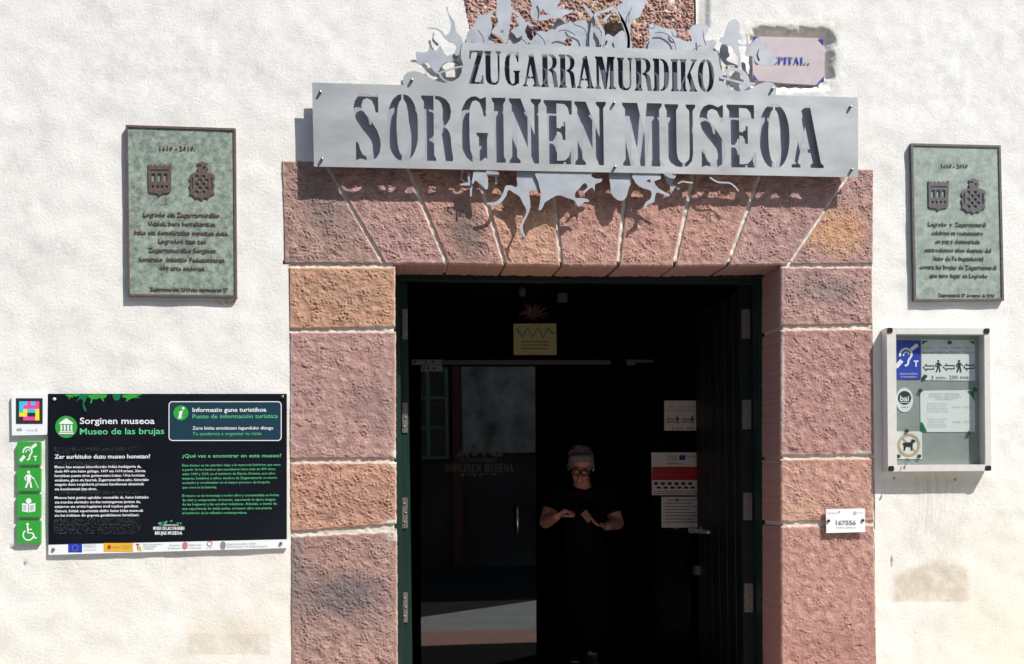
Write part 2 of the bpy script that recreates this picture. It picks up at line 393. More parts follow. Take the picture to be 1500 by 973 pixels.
# ------------------------------------------------------------------ stone doorway
door = thing('stone_doorway', (at(860, 700).x, 0, .2), 'red sandstone door surround with flat arch of wedge stones and lime joints', 'doorway')
PINK, MAUVE, ORNG, GREYP = (.47, .265, .218), (.43, .262, .238), (.50, .285, .195), (.39, .25, .215)
def stone(poly, c, seed, parent, rough=1.0, grey=.0, orange=0.0, back=.27, name='stone', front=-.005, sp=.0039, spots=(), cracks=()):
    """poly: TL, TR, BR, BL in photo px"""
    W = [at(*p) for p in poly]
    wl = max((W[1]-W[0]).length, (W[2]-W[3]).length); hl = max((W[3]-W[0]).length, (W[2]-W[1]).length)
    nx = max(4, int(wl/sp)); nz = max(4, int(hl/sp))
    s_, t_ = np.meshgrid(np.linspace(0, 1, nx), np.linspace(0, 1, nz), indexing='ij')
    A = np.array([list(p) for p in W])
    XZ = (A[0][None, None]*((1-s_)*(1-t_))[..., None]+A[1]*(s_*(1-t_))[..., None]+A[2]*(s_*t_)[..., None]+A[3]*((1-s_)*t_)[..., None])
    x, z = XZ[..., 0].copy(), XZ[..., 2].copy()
    e = np.minimum(np.minimum(s_, 1-s_)*wl, np.minimum(t_, 1-t_)*hl)
    # worn outline: borders wander by a few mm
    ex = np.exp(-np.minimum(s_, 1-s_)*wl/.02); ez = np.exp(-np.minimum(t_, 1-t_)*hl/.02)
    x += ex*samp(N_s2, z+seed*.37, x*0+seed*.11, SP)*.0009; z += ez*samp(N_s2, x+seed*.21, z*0+seed*.3, SP)*.0016
    o1, o2 = seed*.531, seed*.317
    pit = samp(N_st, x+o1, z+o2, SP); lump = samp(N_s2, x+o1, z+o2, SP); big = samp(N_c1, x+o1, z+o2, SP)
    marg = sst(.004, .03, e)
    h = ((-np.clip(-pit-.55, 0, 1.5)*.0034 + np.clip(pit, -.55, 1.1)*.0014)*(.45+.75*np.clip(.6+.5*big, 0, 1.3))*rough + lump*.0006*rough)*(.25+.75*marg) + .0012*big*marg
    h = np.maximum(h, -.0055)
    h -= .008*(1-sst(0, .007, e))
    cc = np.ones(x.shape+(3,))*np.array(c)
    v1 = samp(N_c1, x*1.2+o2, z*1.2+o1, SP); v2 = samp(N_c2, x+o2, z+o1, SP)
    cc *= (1+.09*v1+.06*v2+.035*samp(N_pl, x+o1, z+o2, SP))[..., None]
    def mixc(k, q): return cc*(1-k[..., None])+np.array(q)*k[..., None]
    if orange: cc = mixc(np.clip(v1*.5+.3, 0, 1)*orange, (.53, .315, .205))
    if grey:
        gb = np.exp(-(((s_-.5-.15*math.sin(seed))/.28)**2+((t_-.5-.2*math.cos(seed*2))/.28)**2))
        cc = mixc(np.clip(gb*.85+.25*v1*gb, 0, 1)*grey, (.22, .17, .15))
    u_, v_ = px(x, z)
    for (a, b, rx, ry, q, k) in spots: cc = mixc(np.clip(blob(u_, v_, a, b, rx, ry, .7)*(.95+.22*v1+.2*v2), 0, 1)*k, q)
    cc = mixc(np.clip((-pit-.9)*.5, 0, .55), np.array(c)*.6)            # stone colour darkened in the pits
    cc = mixc((1-sst(.001, .006+.003*np.clip(lump, -1, 2), e))*.5, (.66, .58, .49))   # lime smeared on the arris
    for L in cracks:
        d = np.full(x.shape, 99.)
        for (a1, b1), (a2, b2) in zip(L[:-1], L[1:]):
            tt = np.clip(((u_-a1)*(a2-a1)+(v_-b1)*(b2-b1))/((a2-a1)**2+(b2-b1)**2), 0, 1); d = np.minimum(d, np.hypot(u_-a1-tt*(a2-a1), v_-b1-tt*(b2-b1)))
        d = np.abs(d+.7*v2*.5); kk = np.clip(.55+.5*v1, .1, 1); h = h-.004*kk*np.exp(-(d/1.1)**2); cc = mixc(np.exp(-(d/.9)**2)*.55*kk, (.12, .07, .06))
    Pn = np.stack([x, front-h, z], -1)
    return grid_mesh(name, Pn, m_stone, parent, colr=np.clip(cc, 0, 1), skirt=back, skirtc=np.array(c)*.88)
J = [((474, 237), (563, 387)), ((594, 239), (655, 387.5)), ((695, 240), (740, 389)), ((807, 242), (822, 390)), ((920, 243), (905, 390.5)), ((1019, 244), (987, 390.5)), ((1118, 245), (1065, 389.5)), ((1250, 247), (1155, 388))]
gq = 2.1
def jx(j, v): (a, b), (c, d) = J[j]; return a+(c-a)*(v-b)/(d-b)
dark = (.20, .15, .13)
cols = [(GREYP, .95, 0), (MAUVE, 0, .1), (PINK, .95, 0), ((.53,.30,.22), 0, .3), (PINK, 0, .15), (PINK, 0, .1), (PINK, .05, .1), (MAUVE, 0, .05), (MAUVE, 0, .1)]
for k in range(9):
    tl = (413, 235) if k == 0 else (J[k-1][0][0]+gq, J[k-1][0][1]); bl = (416, 386.5) if k == 0 else (J[k-1][1][0]+gq, J[k-1][1][1])
    tr = (1279, 248) if k == 8 else (J[k][0][0]-gq, J[k][0][1]); br = (1279, 386.5) if k == 8 else (J[k][1][0]-gq, J[k][1][1])
    sp_ = [(1225, 340, 40, 30, (.60, .33, .17), .8)] if k == 8 else ([(795, 322, 18, 12, (.66, .42, .22), .7)] if k == 3 else ([(680, 345, 26, 40, dark, .6)] if k == 2 else ()))
    stone((tl, tr, br, bl), cols[k][0], k+1, door, .85, grey=cols[k][1], orange=cols[k][2], spots=sp_)
LJ = [((423, 391.5), (579, 391.5), (579, 480), (423, 483)), ((424, 486.5), (580, 486), (580, 672), (424, 673)), ((424, 678), (580.5, 677.5), (581, 768), (425, 780)),
      ((425, 786), (581.5, 778), (583, 1000), (426, 1000)), ((426, 1004), (583, 1004), (583, 1128), (427, 1128))]
LC = [(ORNG, 1.0, .0, .6, [(560, 482, 26, 4, (.66,.62,.54), .8), (500, 430, 60, 22, (.40,.25,.18), .5)]), (MAUVE, .75, .0, .08, [(545, 590, 34, 30, dark, .42), (470, 590, 30, 40, (.40, .26, .23), .3), (579, 664, 5, 12, (.66,.62,.54), .9), (425, 600, 2.5, 90, (.66,.62,.54), .6)]), ((.49, .27, .20), 1.15, .0, .35, [(520, 735, 60, 25, (.3, .19, .15), .35), (576, 768, 14, 8, (.66,.62,.54), .9), (579, 681, 7, 5, (.66,.62,.54), .8), (500, 779, 40, 3, (.66,.62,.54), .6)]),
      (GREYP, 1.0, .0, .0, [(505, 872, 55, 30, (.13, .12, .13), .85), (432, 830, 12, 60, (.17, .16, .16), .7), (460, 805, 18, 16, (.35, .2, .17), .5), (520, 800, 50, 20, (.36, .22, .18), .4), (576, 786, 10, 6, (.66,.62,.54), .9), (540, 910, 30, 20, (.27, .2, .18), .5), (450, 880, 26, 60, (.22, .18, .17), .4)]), (PINK, 1, .2, 0, ())]
RJ = [((1143, 391.5), (1278, 391.5), (1278.5, 476), (1142.5, 478)), ((1143, 483.5), (1278.5, 482), (1279, 667), (1142.5, 668)), ((1143, 673), (1279, 671), (1280, 764), (1143, 765)),
      ((1143.5, 771.5), (1280, 768.5), (1285, 1000), (1144, 1000)), ((1144, 1004), (1285, 1004), (1286, 1128), (1145, 1128))]
RC = [(MAUVE, 1.0, .3, .05, [(1220, 425, 34, 16, (.22, .19, .18), .6)]), ((.43, .245, .215), .85, .0, .0, [(1146, 560, 3, 80, (.66,.62,.54), .5), (1200, 668, 40, 3.2, (.66,.62,.54), .8), (1262, 664, 12, 4, (.66,.62,.54), .8)]), ((.50, .285, .23), .8, .0, .15, [(1160, 767, 20, 4.5, (.66,.62,.54), .9), (1170, 745, 34, 14, (.56,.36,.24), .5)]), (PINK, .65, .0, .0, [(1225, 945, 60, 22, (.36, .19, .165), .6)]), (PINK, 1, .2, 0, ())]
CRL = {1: [[(424,533),(438,536),(452,540),(457,538)], [(457,520),(468,513),(495,511)]], 3: [[(442,812),(452,803),(468,803),(477,812),(475,826),(464,834)]]}
CRR = {3: [[(1168,973),(1200,955),(1222,936),(1240,916),(1262,912)], [(1210,973),(1245,948),(1276,944)]], 1: [[(1146,480),(1165,500),(1178,515)]]}
for k in range(5):
    stone(LJ[k], LC[k][0], 20+k, door, LC[k][1], LC[k][2], LC[k][3], spots=LC[k][4], cracks=CRL.get(k, ()))
    stone(RJ[k], RC[k][0], 30+k, door, RC[k][1], RC[k][2], RC[k][3], spots=RC[k][4], cracks=CRR.get(k, ()))
# mortar body behind/between the stones, one relief sheet with the doorway cut out
def mortar_sheet(name, poly, parent, Y=.0015, skirt=None, sp=.008, c=(.70, .645, .56)):
    W = [at(*p) for p in poly]; A = np.array([list(p) for p in W]); wl = (W[1]-W[0]).length; hl = (W[3]-W[0]).length
    s_, t_ = np.meshgrid(np.linspace(0, 1, max(3, int(wl/sp))), np.linspace(0, 1, max(3, int(hl/sp))), indexing='ij')
    XZ = (A[0]*((1-s_)*(1-t_))[..., None]+A[1]*(s_*(1-t_))[..., None]+A[2]*(s_*t_)[..., None]+A[3]*((1-s_)*t_)[..., None])
    h = samp(N_md, XZ[..., 0], XZ[..., 2], SP)*.0014+samp(N_pl, XZ[..., 0], XZ[..., 2], SP)*.0006
    cc = np.ones(h.shape+(3,))*np.array(c)*(1+.06*samp(N_c1, XZ[..., 0], XZ[..., 2], SP))[..., None]
    return grid_mesh(name, np.stack([XZ[..., 0], Y-h, XZ[..., 2]], -1), m_plaster, parent, colr=np.clip(cc, 0, 1), skirt=skirt)
mortar_sheet('mortar', ((411, 233), (1281, 246), (1281, 384), (414, 384)), door, Y=.004, skirt=.262)
mortar_sheet('mortar', ((420, 380), (576, 380), (579, 1130), (426, 1130)), door, Y=.0045, skirt=.262)
mortar_sheet('mortar', ((1145.5, 380), (1281, 380), (1288, 1130), (1148, 1130)), door, Y=.0045, skirt=.262)
# high stone block behind the sign top
blk = thing('stone_block', tuple(at(850, 110, 0)), 'very rough pink stone block set high in the wall behind the sign figures', 'stone')
stone(((681-17, -80), (1021, -80), (1021, 110), (700, 110)), (.52, .31, .27), 77, blk, 2.4, grey=0, orange=.25, back=.1, front=.012, spots=[(900, 20, 40, 26, (.46, .33, .2), .7), (810, 20, 50, 22, (.25, .16, .14), .4)])
mortar_sheet('mortar', ((676-18, -84), (1025, -84), (1025, 113), (696, 113)), blk, Y=.016, skirt=.1)

# ------------------------------------------------------------------ museum sign
def stem(x0, x1, y0=0, y1=100, s=3.5):
    return [(x0-s, y1), (x1+s, y1), (x1+s, y1-4), (x1, y1-9), (x1, y0+9), (x1+s, y0+4), (x1+s, y0), (x0-s, y0), (x0-s, y0+4), (x0, y0+9), (x0, y1-9), (x0-s, y1-4)]
def halfO(w, side):
    cx = w/2; P_ = []
    f = lambda a, rx, ry: (cx+side*rx*abs(math.cos(a))**.85, 50+ry*(1 if math.sin(a) >= 0 else -1)*abs(math.sin(a))**.95)
    for i in range(17): a = math.radians(88-176*i/16); P_.append(f(a, w/2, 50))
    for i in range(15): a = math.radians(-83+166*i/14); P_.append(f(a, w/2-14.5, 42))
    return P_
G = {
 'S': (40, [[(37,99),(37,72),(33,72),(31,82),(27,90),(20,93),(14,90),(12,82),(13,76),(18,69),(27,58),(35,45),(39,33),(40,24),(38,12),(33,4),(25,0),(17,1),(10,3),(7,2),(3,0),(3,28),(7,28),(9,17),(13,9),(20,6),(25,8),(28,15),(28,22),(26,30),(20,38),(12,48),(4,60),(1,70),(0,78),(2,88),(7,96),(15,100),(22,99),(28,96),(32,97),(34,99)]]),
 'O': (48, [halfO(48, -1), halfO(48, 1)]),
 'R': (48, [[(0,100),(19,100),(19,9),(22,4),(22,0),(0,0),(0,4),(4,9),(4,91),(0,96)], [(21.5,100),(30,99),(38,95),(44,87),(46,76),(44,65),(39,57),(34,53),(40,49),(43,44),(45,36),(46,20),(48,8),(48,0),(37,0),(36,5),(34,20),(32,36),(29,45),(24,49),(22,49),(22,54),(27,56),(31,62),(33,70),(33,80),(31,88),(27,93),(21.5,95)]]),
 'G': (46, [[(42,99),(42,70),(38,70),(36,80),(32,90),(26,94),(20,92),(16,82),(15,66),(15,34),(16,18),(20,8),(25,6),(29,9),(30,16),(30,38),(26,42),(26,45),(46,45),(46,42),(43,38),(43,5),(40,8),(34,3),(26,0),(18,1),(10,7),(4,18),(1,32),(0,50),(1,68),(4,82),(10,93),(18,99),(26,100),(33,96),(38,98)]]),
 'I': (22, [stem(3.5, 18.5)]),
 'N': (47, [[(0,100),(17,100),(37,44),(37,90),(32,96),(32,100),(47,100),(47,96),(43,90),(43,0),(36,0),(11,66),(11,10),(16,4),(16,0),(0,0),(0,4),(4,10),(4,90),(0,96)]]),
 'E': (44, [[(0,100),(42,100),(42,78),(38,78),(36,88),(31,94),(19,95),(19,57),(24,56),(27,60),(28,66),(32,66),(32,38),(28,38),(27,45),(24,50),(19,51),(19,5),(31,6),(37,12),(40,24),(44,24),(44,0),(0,0),(0,4),(4,10),(4,90),(0,96)]]),
 'M': (60, [[(0,100),(22,100),(32,50),(36,100),(58,100),(58,96),(54,90),(54,10),(60,4),(60,0),(40,0),(40,4),(43,10),(43,76),(33,0),(26,0),(12,72),(12,10),(17,4),(17,0),(0,0),(0,4),(4,10),(4,90),(0,96)]]),
 'U': (45, [[(0,100),(20,100),(20,96),(17,90),(17,24),(19,13),(24,7),(30,7),(35,13),(36,22),(36,90),(31,96),(31,100),(45,100),(45,96),(41,90),(41,22),(39,10),(33,2),(26,0),(16,1),(8,7),(4,16),(3,28),(3,90),(0,96)]]),
 'A': (47, [[(15,92),(24,100),(28,100),(43,8),(47,4),(47,0),(27,0),(27,4),(31,8),(28,24),(21.5,24),(21.5,30),(27,30),(20.5,66),(14,30),(19,30),(19,24),(12.5,24),(9,8),(13,4),(13,0),(0,0),(0,4),(4,8),(17,84)]]),
 'Z': (44, [[(2,100),(44,100),(44,96),(17,6),(34,6),(38,14),(40,26),(44,26),(44,0),(0,0),(0,4),(27,94),(12,94),(7,88),(5,74),(1,74)]]),
 'D': (48, [[(0,100),(19,100),(19,0),(0,0),(0,4),(4,10),(4,90),(0,96)], [(22,100),(32,98),(41,90),(46,76),(48,50),(46,24),(41,10),(32,2),(22,0),(22,5),(28,8),(32,18),(33,50),(32,82),(28,92),(22,95)]]),
 'K': (50, [stem(3.5, 17, s=3.5), [(33,100),(50,100),(50,96),(45,91),(31,60),(46,8),(50,4),(50,0),(28,0),(28,4),(31,9),(23,42),(21.5,36),(21.5,50),(38,91),(33,96)]]),
 'H': (50, [[(0,100),(20,100),(20,96),(16,90),(16,54),(34,54),(34,90),(30,96),(30,100),(50,100),(50,96),(46,90),(46,10),(50,4),(50,0),(30,0),(30,4),(34,10),(34,47),(16,47),(16,10),(20,4),(20,0),(0,0),(0,4),(4,10),(4,90),(0,96)]]),
 'P': (44, [[(0,100),(18,100),(18,9),(22,4),(22,0),(0,0),(0,4),(4,9),(4,91),(0,96)], [(20,100),(32,99),(41,92),(44,76),(41,58),(32,50),(20,48),(20,53),(27,55),(31,64),(32,76),(30,88),(26,94),(20,95)]]),
 'T': (46, [[(0,100),(46,100),(46,72),(42,72),(40,86),(36,94),(30,95),(30,9),(34,4),(34,0),(12,0),(12,4),(16,9),(16,95),(10,94),(6,86),(4,72),(0,72)]]),
 'L': (42, [[(0,100),(22,100),(22,96),(18,91),(18,6),(30,7),(36,16),(38,32),(42,32),(42,0),(0,0),(0,4),(4,9),(4,91),(0,96)]]),
}
def glyph(ch, u0, u1, vt, vb, slope=.02, lean=.014):
    w_, loops = G[ch]; out = []
    for L in loops:
        q = []
        for x, y in L:
            u = u0+(u1-u0)*x/w_; v = vb+slope*(u-(u0+u1)/2)-(vb-vt)*y/100
            q.append((u+lean*(v-(vt+vb)/2), v))
        out.append(q)
    return out
ROW1 = [('Z',687,708,74,123),('U',709.5,734,75,124.6),('G',739,761.7,76,126),('A',766,791.3,77.7,127),('R',792.5,817,79,128),('R',818.6,843,80,129),('A',845,870,81.8,129.7),('M',871.5,902,83,130.7),('U',904,926.7,84.7,132.7),('R',929.6,954.4,85,133.3),('D',956.2,980.4,86,133.7),('I',982.7,994,86.7,134),('K',995.6,1021,87,134.3),('O',1022.3,1046,87,135)]
ROW2 = [('S',518,557.5,137,235.5),('O',567,613,138,236),('R',617.6,663,140.4,236),('G',674,716,141,238),('I',720.8,741,143.3,238.5),('N',746,793,144.5,239.5),('E',797,840,147,240.5),('N',842,888,149,242),('M',912,972,151,243.5),('U',974,1019,153,245),('S',1024.6,1062.5,153,245.5),('E',1064.7,1107,153.6,245.5),('O',1112,1156.6,153,246.5),('A',1159,1206,155,246)]
outline = [(457,121),(592,124.8),(590,120),(591,112),(597,106),(606,104),(616,106),(628,113),(640,119),(650,121.5),(662,120),(672,114),(677,105),(678.5,95),(675,84),(675,74),(678,62),
           (760,64.5),(860,68.5),(960,72),(1050,75),(1053,84),(1054,95),(1057,105),(1059,116),(1066,128),(1080,134),(1096,132),(1110,124),(1122,120),(1132,121.5),(1138,128),(1136.5,139.5),(1257,143),(1257,260),(460,244)]
holes = []
for ch, *q in ROW1: holes += glyph(ch, *q)
for ch, *q in ROW2: holes += glyph(ch, *q)
Y1, Y2 = -.080, -.050
sign = thing('museum_sign', tuple(at(858, 250, 0)), 'wide grey steel museum sign with cut-out letters and cut-out witch figures above the doorway', 'sign')
g = Geo(); g.plate([outline]+holes, Y1, .0035); g.build('front_plate', m_zinc, sign)
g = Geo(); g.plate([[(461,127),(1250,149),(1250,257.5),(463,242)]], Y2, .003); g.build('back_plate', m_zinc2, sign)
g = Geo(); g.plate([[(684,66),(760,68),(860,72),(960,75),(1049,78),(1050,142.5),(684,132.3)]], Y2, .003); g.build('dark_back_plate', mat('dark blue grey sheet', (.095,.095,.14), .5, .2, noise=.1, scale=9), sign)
for a, b in ((700, 246.5), (1000, 252.5), (500, 241.5), (1220, 256.5), (1100, 255)):
    p = at(a, b-6, Y2); g = Geo(); g.box(p.x-.012, p.x+.012, Y2+.003, .01, p.z-.012, p.z+.012); g.build('bracket', m_bolt, sign)
for u_, v_ in ((469,136),(471.5,234),(899,152),(900.5,245.5),(1245,157.5),(1247,249.5),(603,118.5),(1131,131)):
    p = at(u_, v_, Y1); g = Geo()
    g.tube([p+Vector((0, .001, 0)), p+Vector((0, -.013, 0)), p+Vector((0, -.015, 0))], [.0075, .0075, .006], 10)
    g.build('bolt', m_bolt, sign, True)
Yf = -.058
_fy = [0]
def fig(name, loops, Y=None, m=m_fig, sm=2):
    _fy[0] += 1
    if Y is None: Y = (-.050, -.064, -.074)[_fy[0] % 3]
    g = Geo(); g.plate([smooth_loop(L, sm) if sm else L for L in loops], Y, .003); return g.build(name, m, sign)
# ring scrolls at both ends of the upper band
fig('scroll', [[(609,76),(618,77),(627,75),(629,67),(633,73),(640,74),(644,66),(648,72),(651,78),(655,82),(662,80),(668,78),(671,84),(663,90),(652,92),(645,99),(640,108),(632,100),(627,92),(618,94),(612,94),(610,85)]])
fig('witch_figure', [[(655,16),(653,11),(656,10),(657,18),(662,27),(666,32),(667,42),(670,49),(676,55),(678,66),(674,78),(668,82),(666,76),(669,70),(665,64),(658,62),(654,58),(650,55),(645,47),(638,43),(628,42),(628,40),(640,41),(648,46),(652,52),(658,48),(661,38),(659,29)], ])
fig('root', [[(634,48),(637,49),(635,56),(638,61),(643,65),(640,67),(634,62),(633,55)]])
fig('arm', [stroke(smooth_loop([(640,108),(652,104),(665,100),(678,97)], 4, False), 2.4)], Y=Y1-.002, m=m_zinc)
fig('ring', [ell(660, 104, 18, 17, 30), ell(660, 105, 14.5, 14, 30)], Y=-.045, sm=0)
fig('witch_figure', [[(688,80),(683,60),(684,50),(688,44),(694,38),(698,28),(702,22),(714,21),(719,16),(724,15),(721,22),(718,28),(721,36),(720,44),(719,52),(723,60),(723,80)]])
fig('witch_figure', [[(727,-14),(749,-14),(748,4),(750,13),(757,17),(764,24),(769,31),(772,34),(774,30),(778,35),(783,38),(778,39),(773,36),(770,42),(768,50),(762,54),(757,56),(753,50),(748,46),(754,41),(761,37),(757,32),(748,31),(747,36),(746,46),(744,56),(741,64),(736,58),(730,52),(722,50),(720,46),(726,38),(730,31),(727,20),(728,6)],
                     [(733.5,45.5),(737,44),(737,48),(733,48)], [(750,18),(757,22),(760,28),(755,31),(748,29)]])
fig('witch_figure', [[(778,-14),(824,-14),(822,-2),(818,6),(816,12),(824,13),(834,15),(840,14),(836,19),(826,23),(822,28),(817,26),(812,28),(806,27),(798,30),(788,30),(781,28),(777,22),(779,8)], [(790,22),(795,13),(799,19),(807,21),(798,22)]])
fig('devil_figure', [[(745,80),(746,56),(752,51),(760,50),(770,48),(772,54),(778,60),(782,52),(779,45),(788,44),(800,47),(808,42),(812,34),(817,28),(824,30),(830,36),(834,31),(840,33),(846,30),(860,31),(868,34),(872,40),(880,48),(880,80),(838,80),(838,60),(834,54),(826,62),(822,80)], [(783,46),(786,50),(782,54),(779,48)]])
fig('tree_root', [stroke(smooth_loop([(854,6),(862,16),(868,24),(869,34),(866,52),(866,80)], 3, False), [3,4,4.5,5,5,5]+[5]*10)], sm=0)
fig('tree_root', [stroke(smooth_loop([(898,11),(884,17),(873,20),(874,30),(880,40),(884,50),(882,80)], 3, False), 4.5)], sm=0)
fig('tree_root', [stroke(smooth_loop([(884,30),(892,22),(898,12),(904,18),(912,30),(918,44),(921,58),(920,80)], 3, False), 4)], Y=Yf-.006, sm=0)
fig('witch_figure', [[(914,-14),(950,-14),(946,4),(943,12),(939,20),(936,26),(928,28),(924,34),(923,48),(925,62),(927,80),(917,80),(918,60),(915,46),(911,34),(908,24),(904,14),(906,6),(912,4)]])
fig('goat_figure', [[(884,80),(886,54),(892,50),(899,54),(907,47),(915,47),(917,80)], [(887,60),(890,60),(889,64),(886,68)]])
fig('toad_figure', [[(946,80),(949,62),(952,54),(950,44),(951,38),(955,34),(960,36),(966,39),(976,42),(982,43),(986,42),(991,46),(990,54),(996,57),(1004,60),(1013,61),(1012,54),(1011,44),(1013,38),(1020,36),(1028,34),(1036,38),(1038,45),(1034,51),(1032,58),(1038,60),(1044,58),(1050,62),(1046,70),(1044,80)]])
fig('toad_back', [[(951,80),(952,58),(958,51),(966,48),(976,50),(984,56),(988,62),(988,80)]], Y=Yf-.006)
fig('woman_figure', [[(1064,40),(1068,32),(1075,28),(1081,31),(1084,38),(1083,46),(1086,53),(1086,56),(1081,59),(1082,63),(1092,66),(1094,58),(1092,50),(1095,51),(1096,62),(1098,66),(1096,68),(1082,67),(1084,78),(1085,90),(1084,100),(1081,100),(1081,84),(1076,76),(1072,68),(1064,66),(1056,62),(1054,58),(1056,55),(1060,54),(1062,48)]])
fig('woman_cloak', [[(1057,65),(1066,68),(1067,76),(1069,82),(1064,87),(1072,92),(1079,95),(1082,100),(1072,99),(1062,94),(1056,86),(1054,78)]], Y=-.03)
fig('cauldron', [[(1054,112),(1058,106),(1066,101),(1074,99),(1084,101),(1092,106),(1097,114),(1098,123),(1090,121),(1088,113),(1082,106),(1074,103),(1066,104),(1060,108),(1058,113)]], Y=Y1-.001, m=m_zinc)
fig('cauldron_rim', [stroke([(1055,113.5),(1095,123.5)], 3.2)], Y=Y1-.005, m=m_fig, sm=0)
fig('leg', [stroke(smooth_loop([(1066,104),(1067,116),(1068,128),(1071,133)], 3, False), 3.5)], Y=-.05, sm=0)
fig('fish_tail', [[(1086,92),(1092,93),(1093,104),(1099,112),(1107,123),(1096,128),(1086,134),(1082,124),(1090,124),(1097,124),(1094,112),(1088,104)]], Y=-.035)
fig('frog_figure', [[(1094,66),(1098,67),(1104,60),(1110,55),(1113,62),(1113,70),(1120,72),(1121,64),(1126,66),(1124,73),(1130,78),(1136,84),(1138,90),(1133,95),(1125,96.5),(1114,95),(1107,91),(1102,82),(1094,83),(1091,78),(1093,72)]])
fig('frog_leg', [[(1104,89),(1108,91),(1112,92),(1109,96),(1106,93)]])
# engraved/cut contour lines that divide overlapping figures
for L in ([(783,46),(790,52),(796,58),(799,66),(801,76)], [(838,30),(842,36),(850,39),(857,44),(860,56),(862,72)], [(700,44),(706,52),(709,62),(709,72)], [(960,48),(972,48),(982,54),(988,62),(990,74)], [(951,40),(956,42),(959,38),(958,34)], [(984,46),(986,52),(991,54),(995,50)],
          [(1013,76),(1020,70),(1026,66)], [(926,10),(922,20),(921,34)], [(787,8),(790,16),(789,26)], [(1112,72),(1110,80),(1113,88)], [(818,46),(826,44),(836,47),(843,52)], [(898,62),(900,70),(899,78)], [(762,56),(770,62),(774,72)], [(1030,46),(1031,56),(1034,66)]):
    fig('contour_line', [stroke(smooth_loop(L, 3, False), 1.1)], Y=-.0775, m=m_bolt, sm=0)
# silhouettes hanging under the sign
fig('claw', [stroke([(677,250),(675.5,262),(678,272),(690,289)][:2]+[(690,275),(690,288)], 2.5)], sm=0)
fig('claw', [[(684,252),(690,254),(688,262),(692,272),(691,287),(688.5,288),(688.5,272),(674,271.5),(674,269.5),(686,267)]], sm=0)
fig('hanging_wing', [[(694,250),(712,252),(715,262),(715,276),(712,278),(706,272),(700,267),(696,264),(693,270),(691,268)]], sm=0)
fig('claw', [[(712,250),(731,252),(732,257),(728,259),(729,269),(725,270),(725,259),(712,257)]], sm=0)
fig('witch_legs', [[(758,245),(786,248),(788,262),(790,274),(787,280),(780,279),(775,281),(776,290),(777,304),(772,317),(766,330),(767,340),(770,347),(767,347),(763,340),(762,330),(768,318),(771,308),(766,298),(761,288),(753,283),(745,278),(742,286),(735,296),(726,301),(714,300),(714,297),(725,296),(733,290),(738,280),(741,272),(750,272),(758,273)]])
fig('pig_figure', [[(788,245),(864,247),(866,258),(874,262),(882,262),(880,267),(872,270),(871,280),(868,275),(863,277),(856,283),(854,281),(861,274),(856,268),(849,276),(843,282),(843,290),(852,290),(861,292),(863,296),(856,296),(848,303),(845,299),(840,293),(830,290),(820,286),(812,288),(804,293),(798,297),(794,306),(789,308),(791,296),(792,282),(789,268)]])
fig('pig_ear', [stroke(smooth_loop([(790,266),(800,268),(809,276),(811,286),(805,290),(798,286)], 4, False), 1.2)], Y=Yf-.006, m=m_bolt, sm=0)
fig('tongue', [[(894,248),(927,250),(926,264),(921,276),(918,288),(911,294),(903,292),(896,284),(894,270)]])
fig('frog_figure', [[(927,252),(962,252),(968,262),(958,266),(966,277),(979,284),(979,288),(964,282),(960,286),(958,296),(949,300),(946,305),(943,304),(946,296),(953,291),(954,280),(942,276),(931,268)], [(947,265),(952,263),(953,268)]])
fig('frog_foot', [[(972,250),(990,252),(988,263),(984,269),(988,271),(995,275),(994,278),(988,275),(986,280),(982,278),(981,272),(976,266)]])
fig('twig', [stroke(smooth_loop([(993,269),(1000,266),(1006,267),(1015,268)], 3, False), 2)], sm=0)
fig('tail', [stroke(smooth_loop([(1040,260),(1052,267),(1068,268),(1076,273),(1082,280)], 4, False), 2.2)], sm=0)
# ------------------------------------------------------------------ tile sign
tile = thing('ceramic_tile', tuple(at(1155, 120, .03)), 'pink glazed ceramic street tile lettered HOSPITAL in blue, set in a wall niche', 'sign')
g = Geo(); g.plate([[(1111,53.5),(1199,56),(1207,62),(1208,113),(1201,121.5),(1194,124.5),(1150,122),(1110,118),(1103,112),(1102,60)]], .006, .03); g.build('tile', m_tile, tile)
for L in ([(1103,54),(1112,54.5),(1103,63)], [(1199,57.5),(1206.5,58),(1206.5,66)], [(1103.5,109),(1110,117.5),(1104,116)], [(1207,112),(1207,120),(1197,122.5)]): g = Geo(); g.plate([L], .0035, .002); g.build('corner_ornament', m_tblue, tile)
g = Geo(); k = 0
for ch, a, b in (('H',1112.5,1121.5),('O',1122.5,1131),('S',1132,1138.5),('P',1139.5,1147),('I',1148,1152),('T',1153,1161),('A',1162,1171),('L',1172,1180)):
    g.flat(glyph(ch, a, b, 83+(a-1112)*.02, 93.5+(a-1112)*.02), .003)
g.flat([ell(1184, 94, 1.5, 1.5, 8)], .003); g.build('lettering', m_tblue, tile)

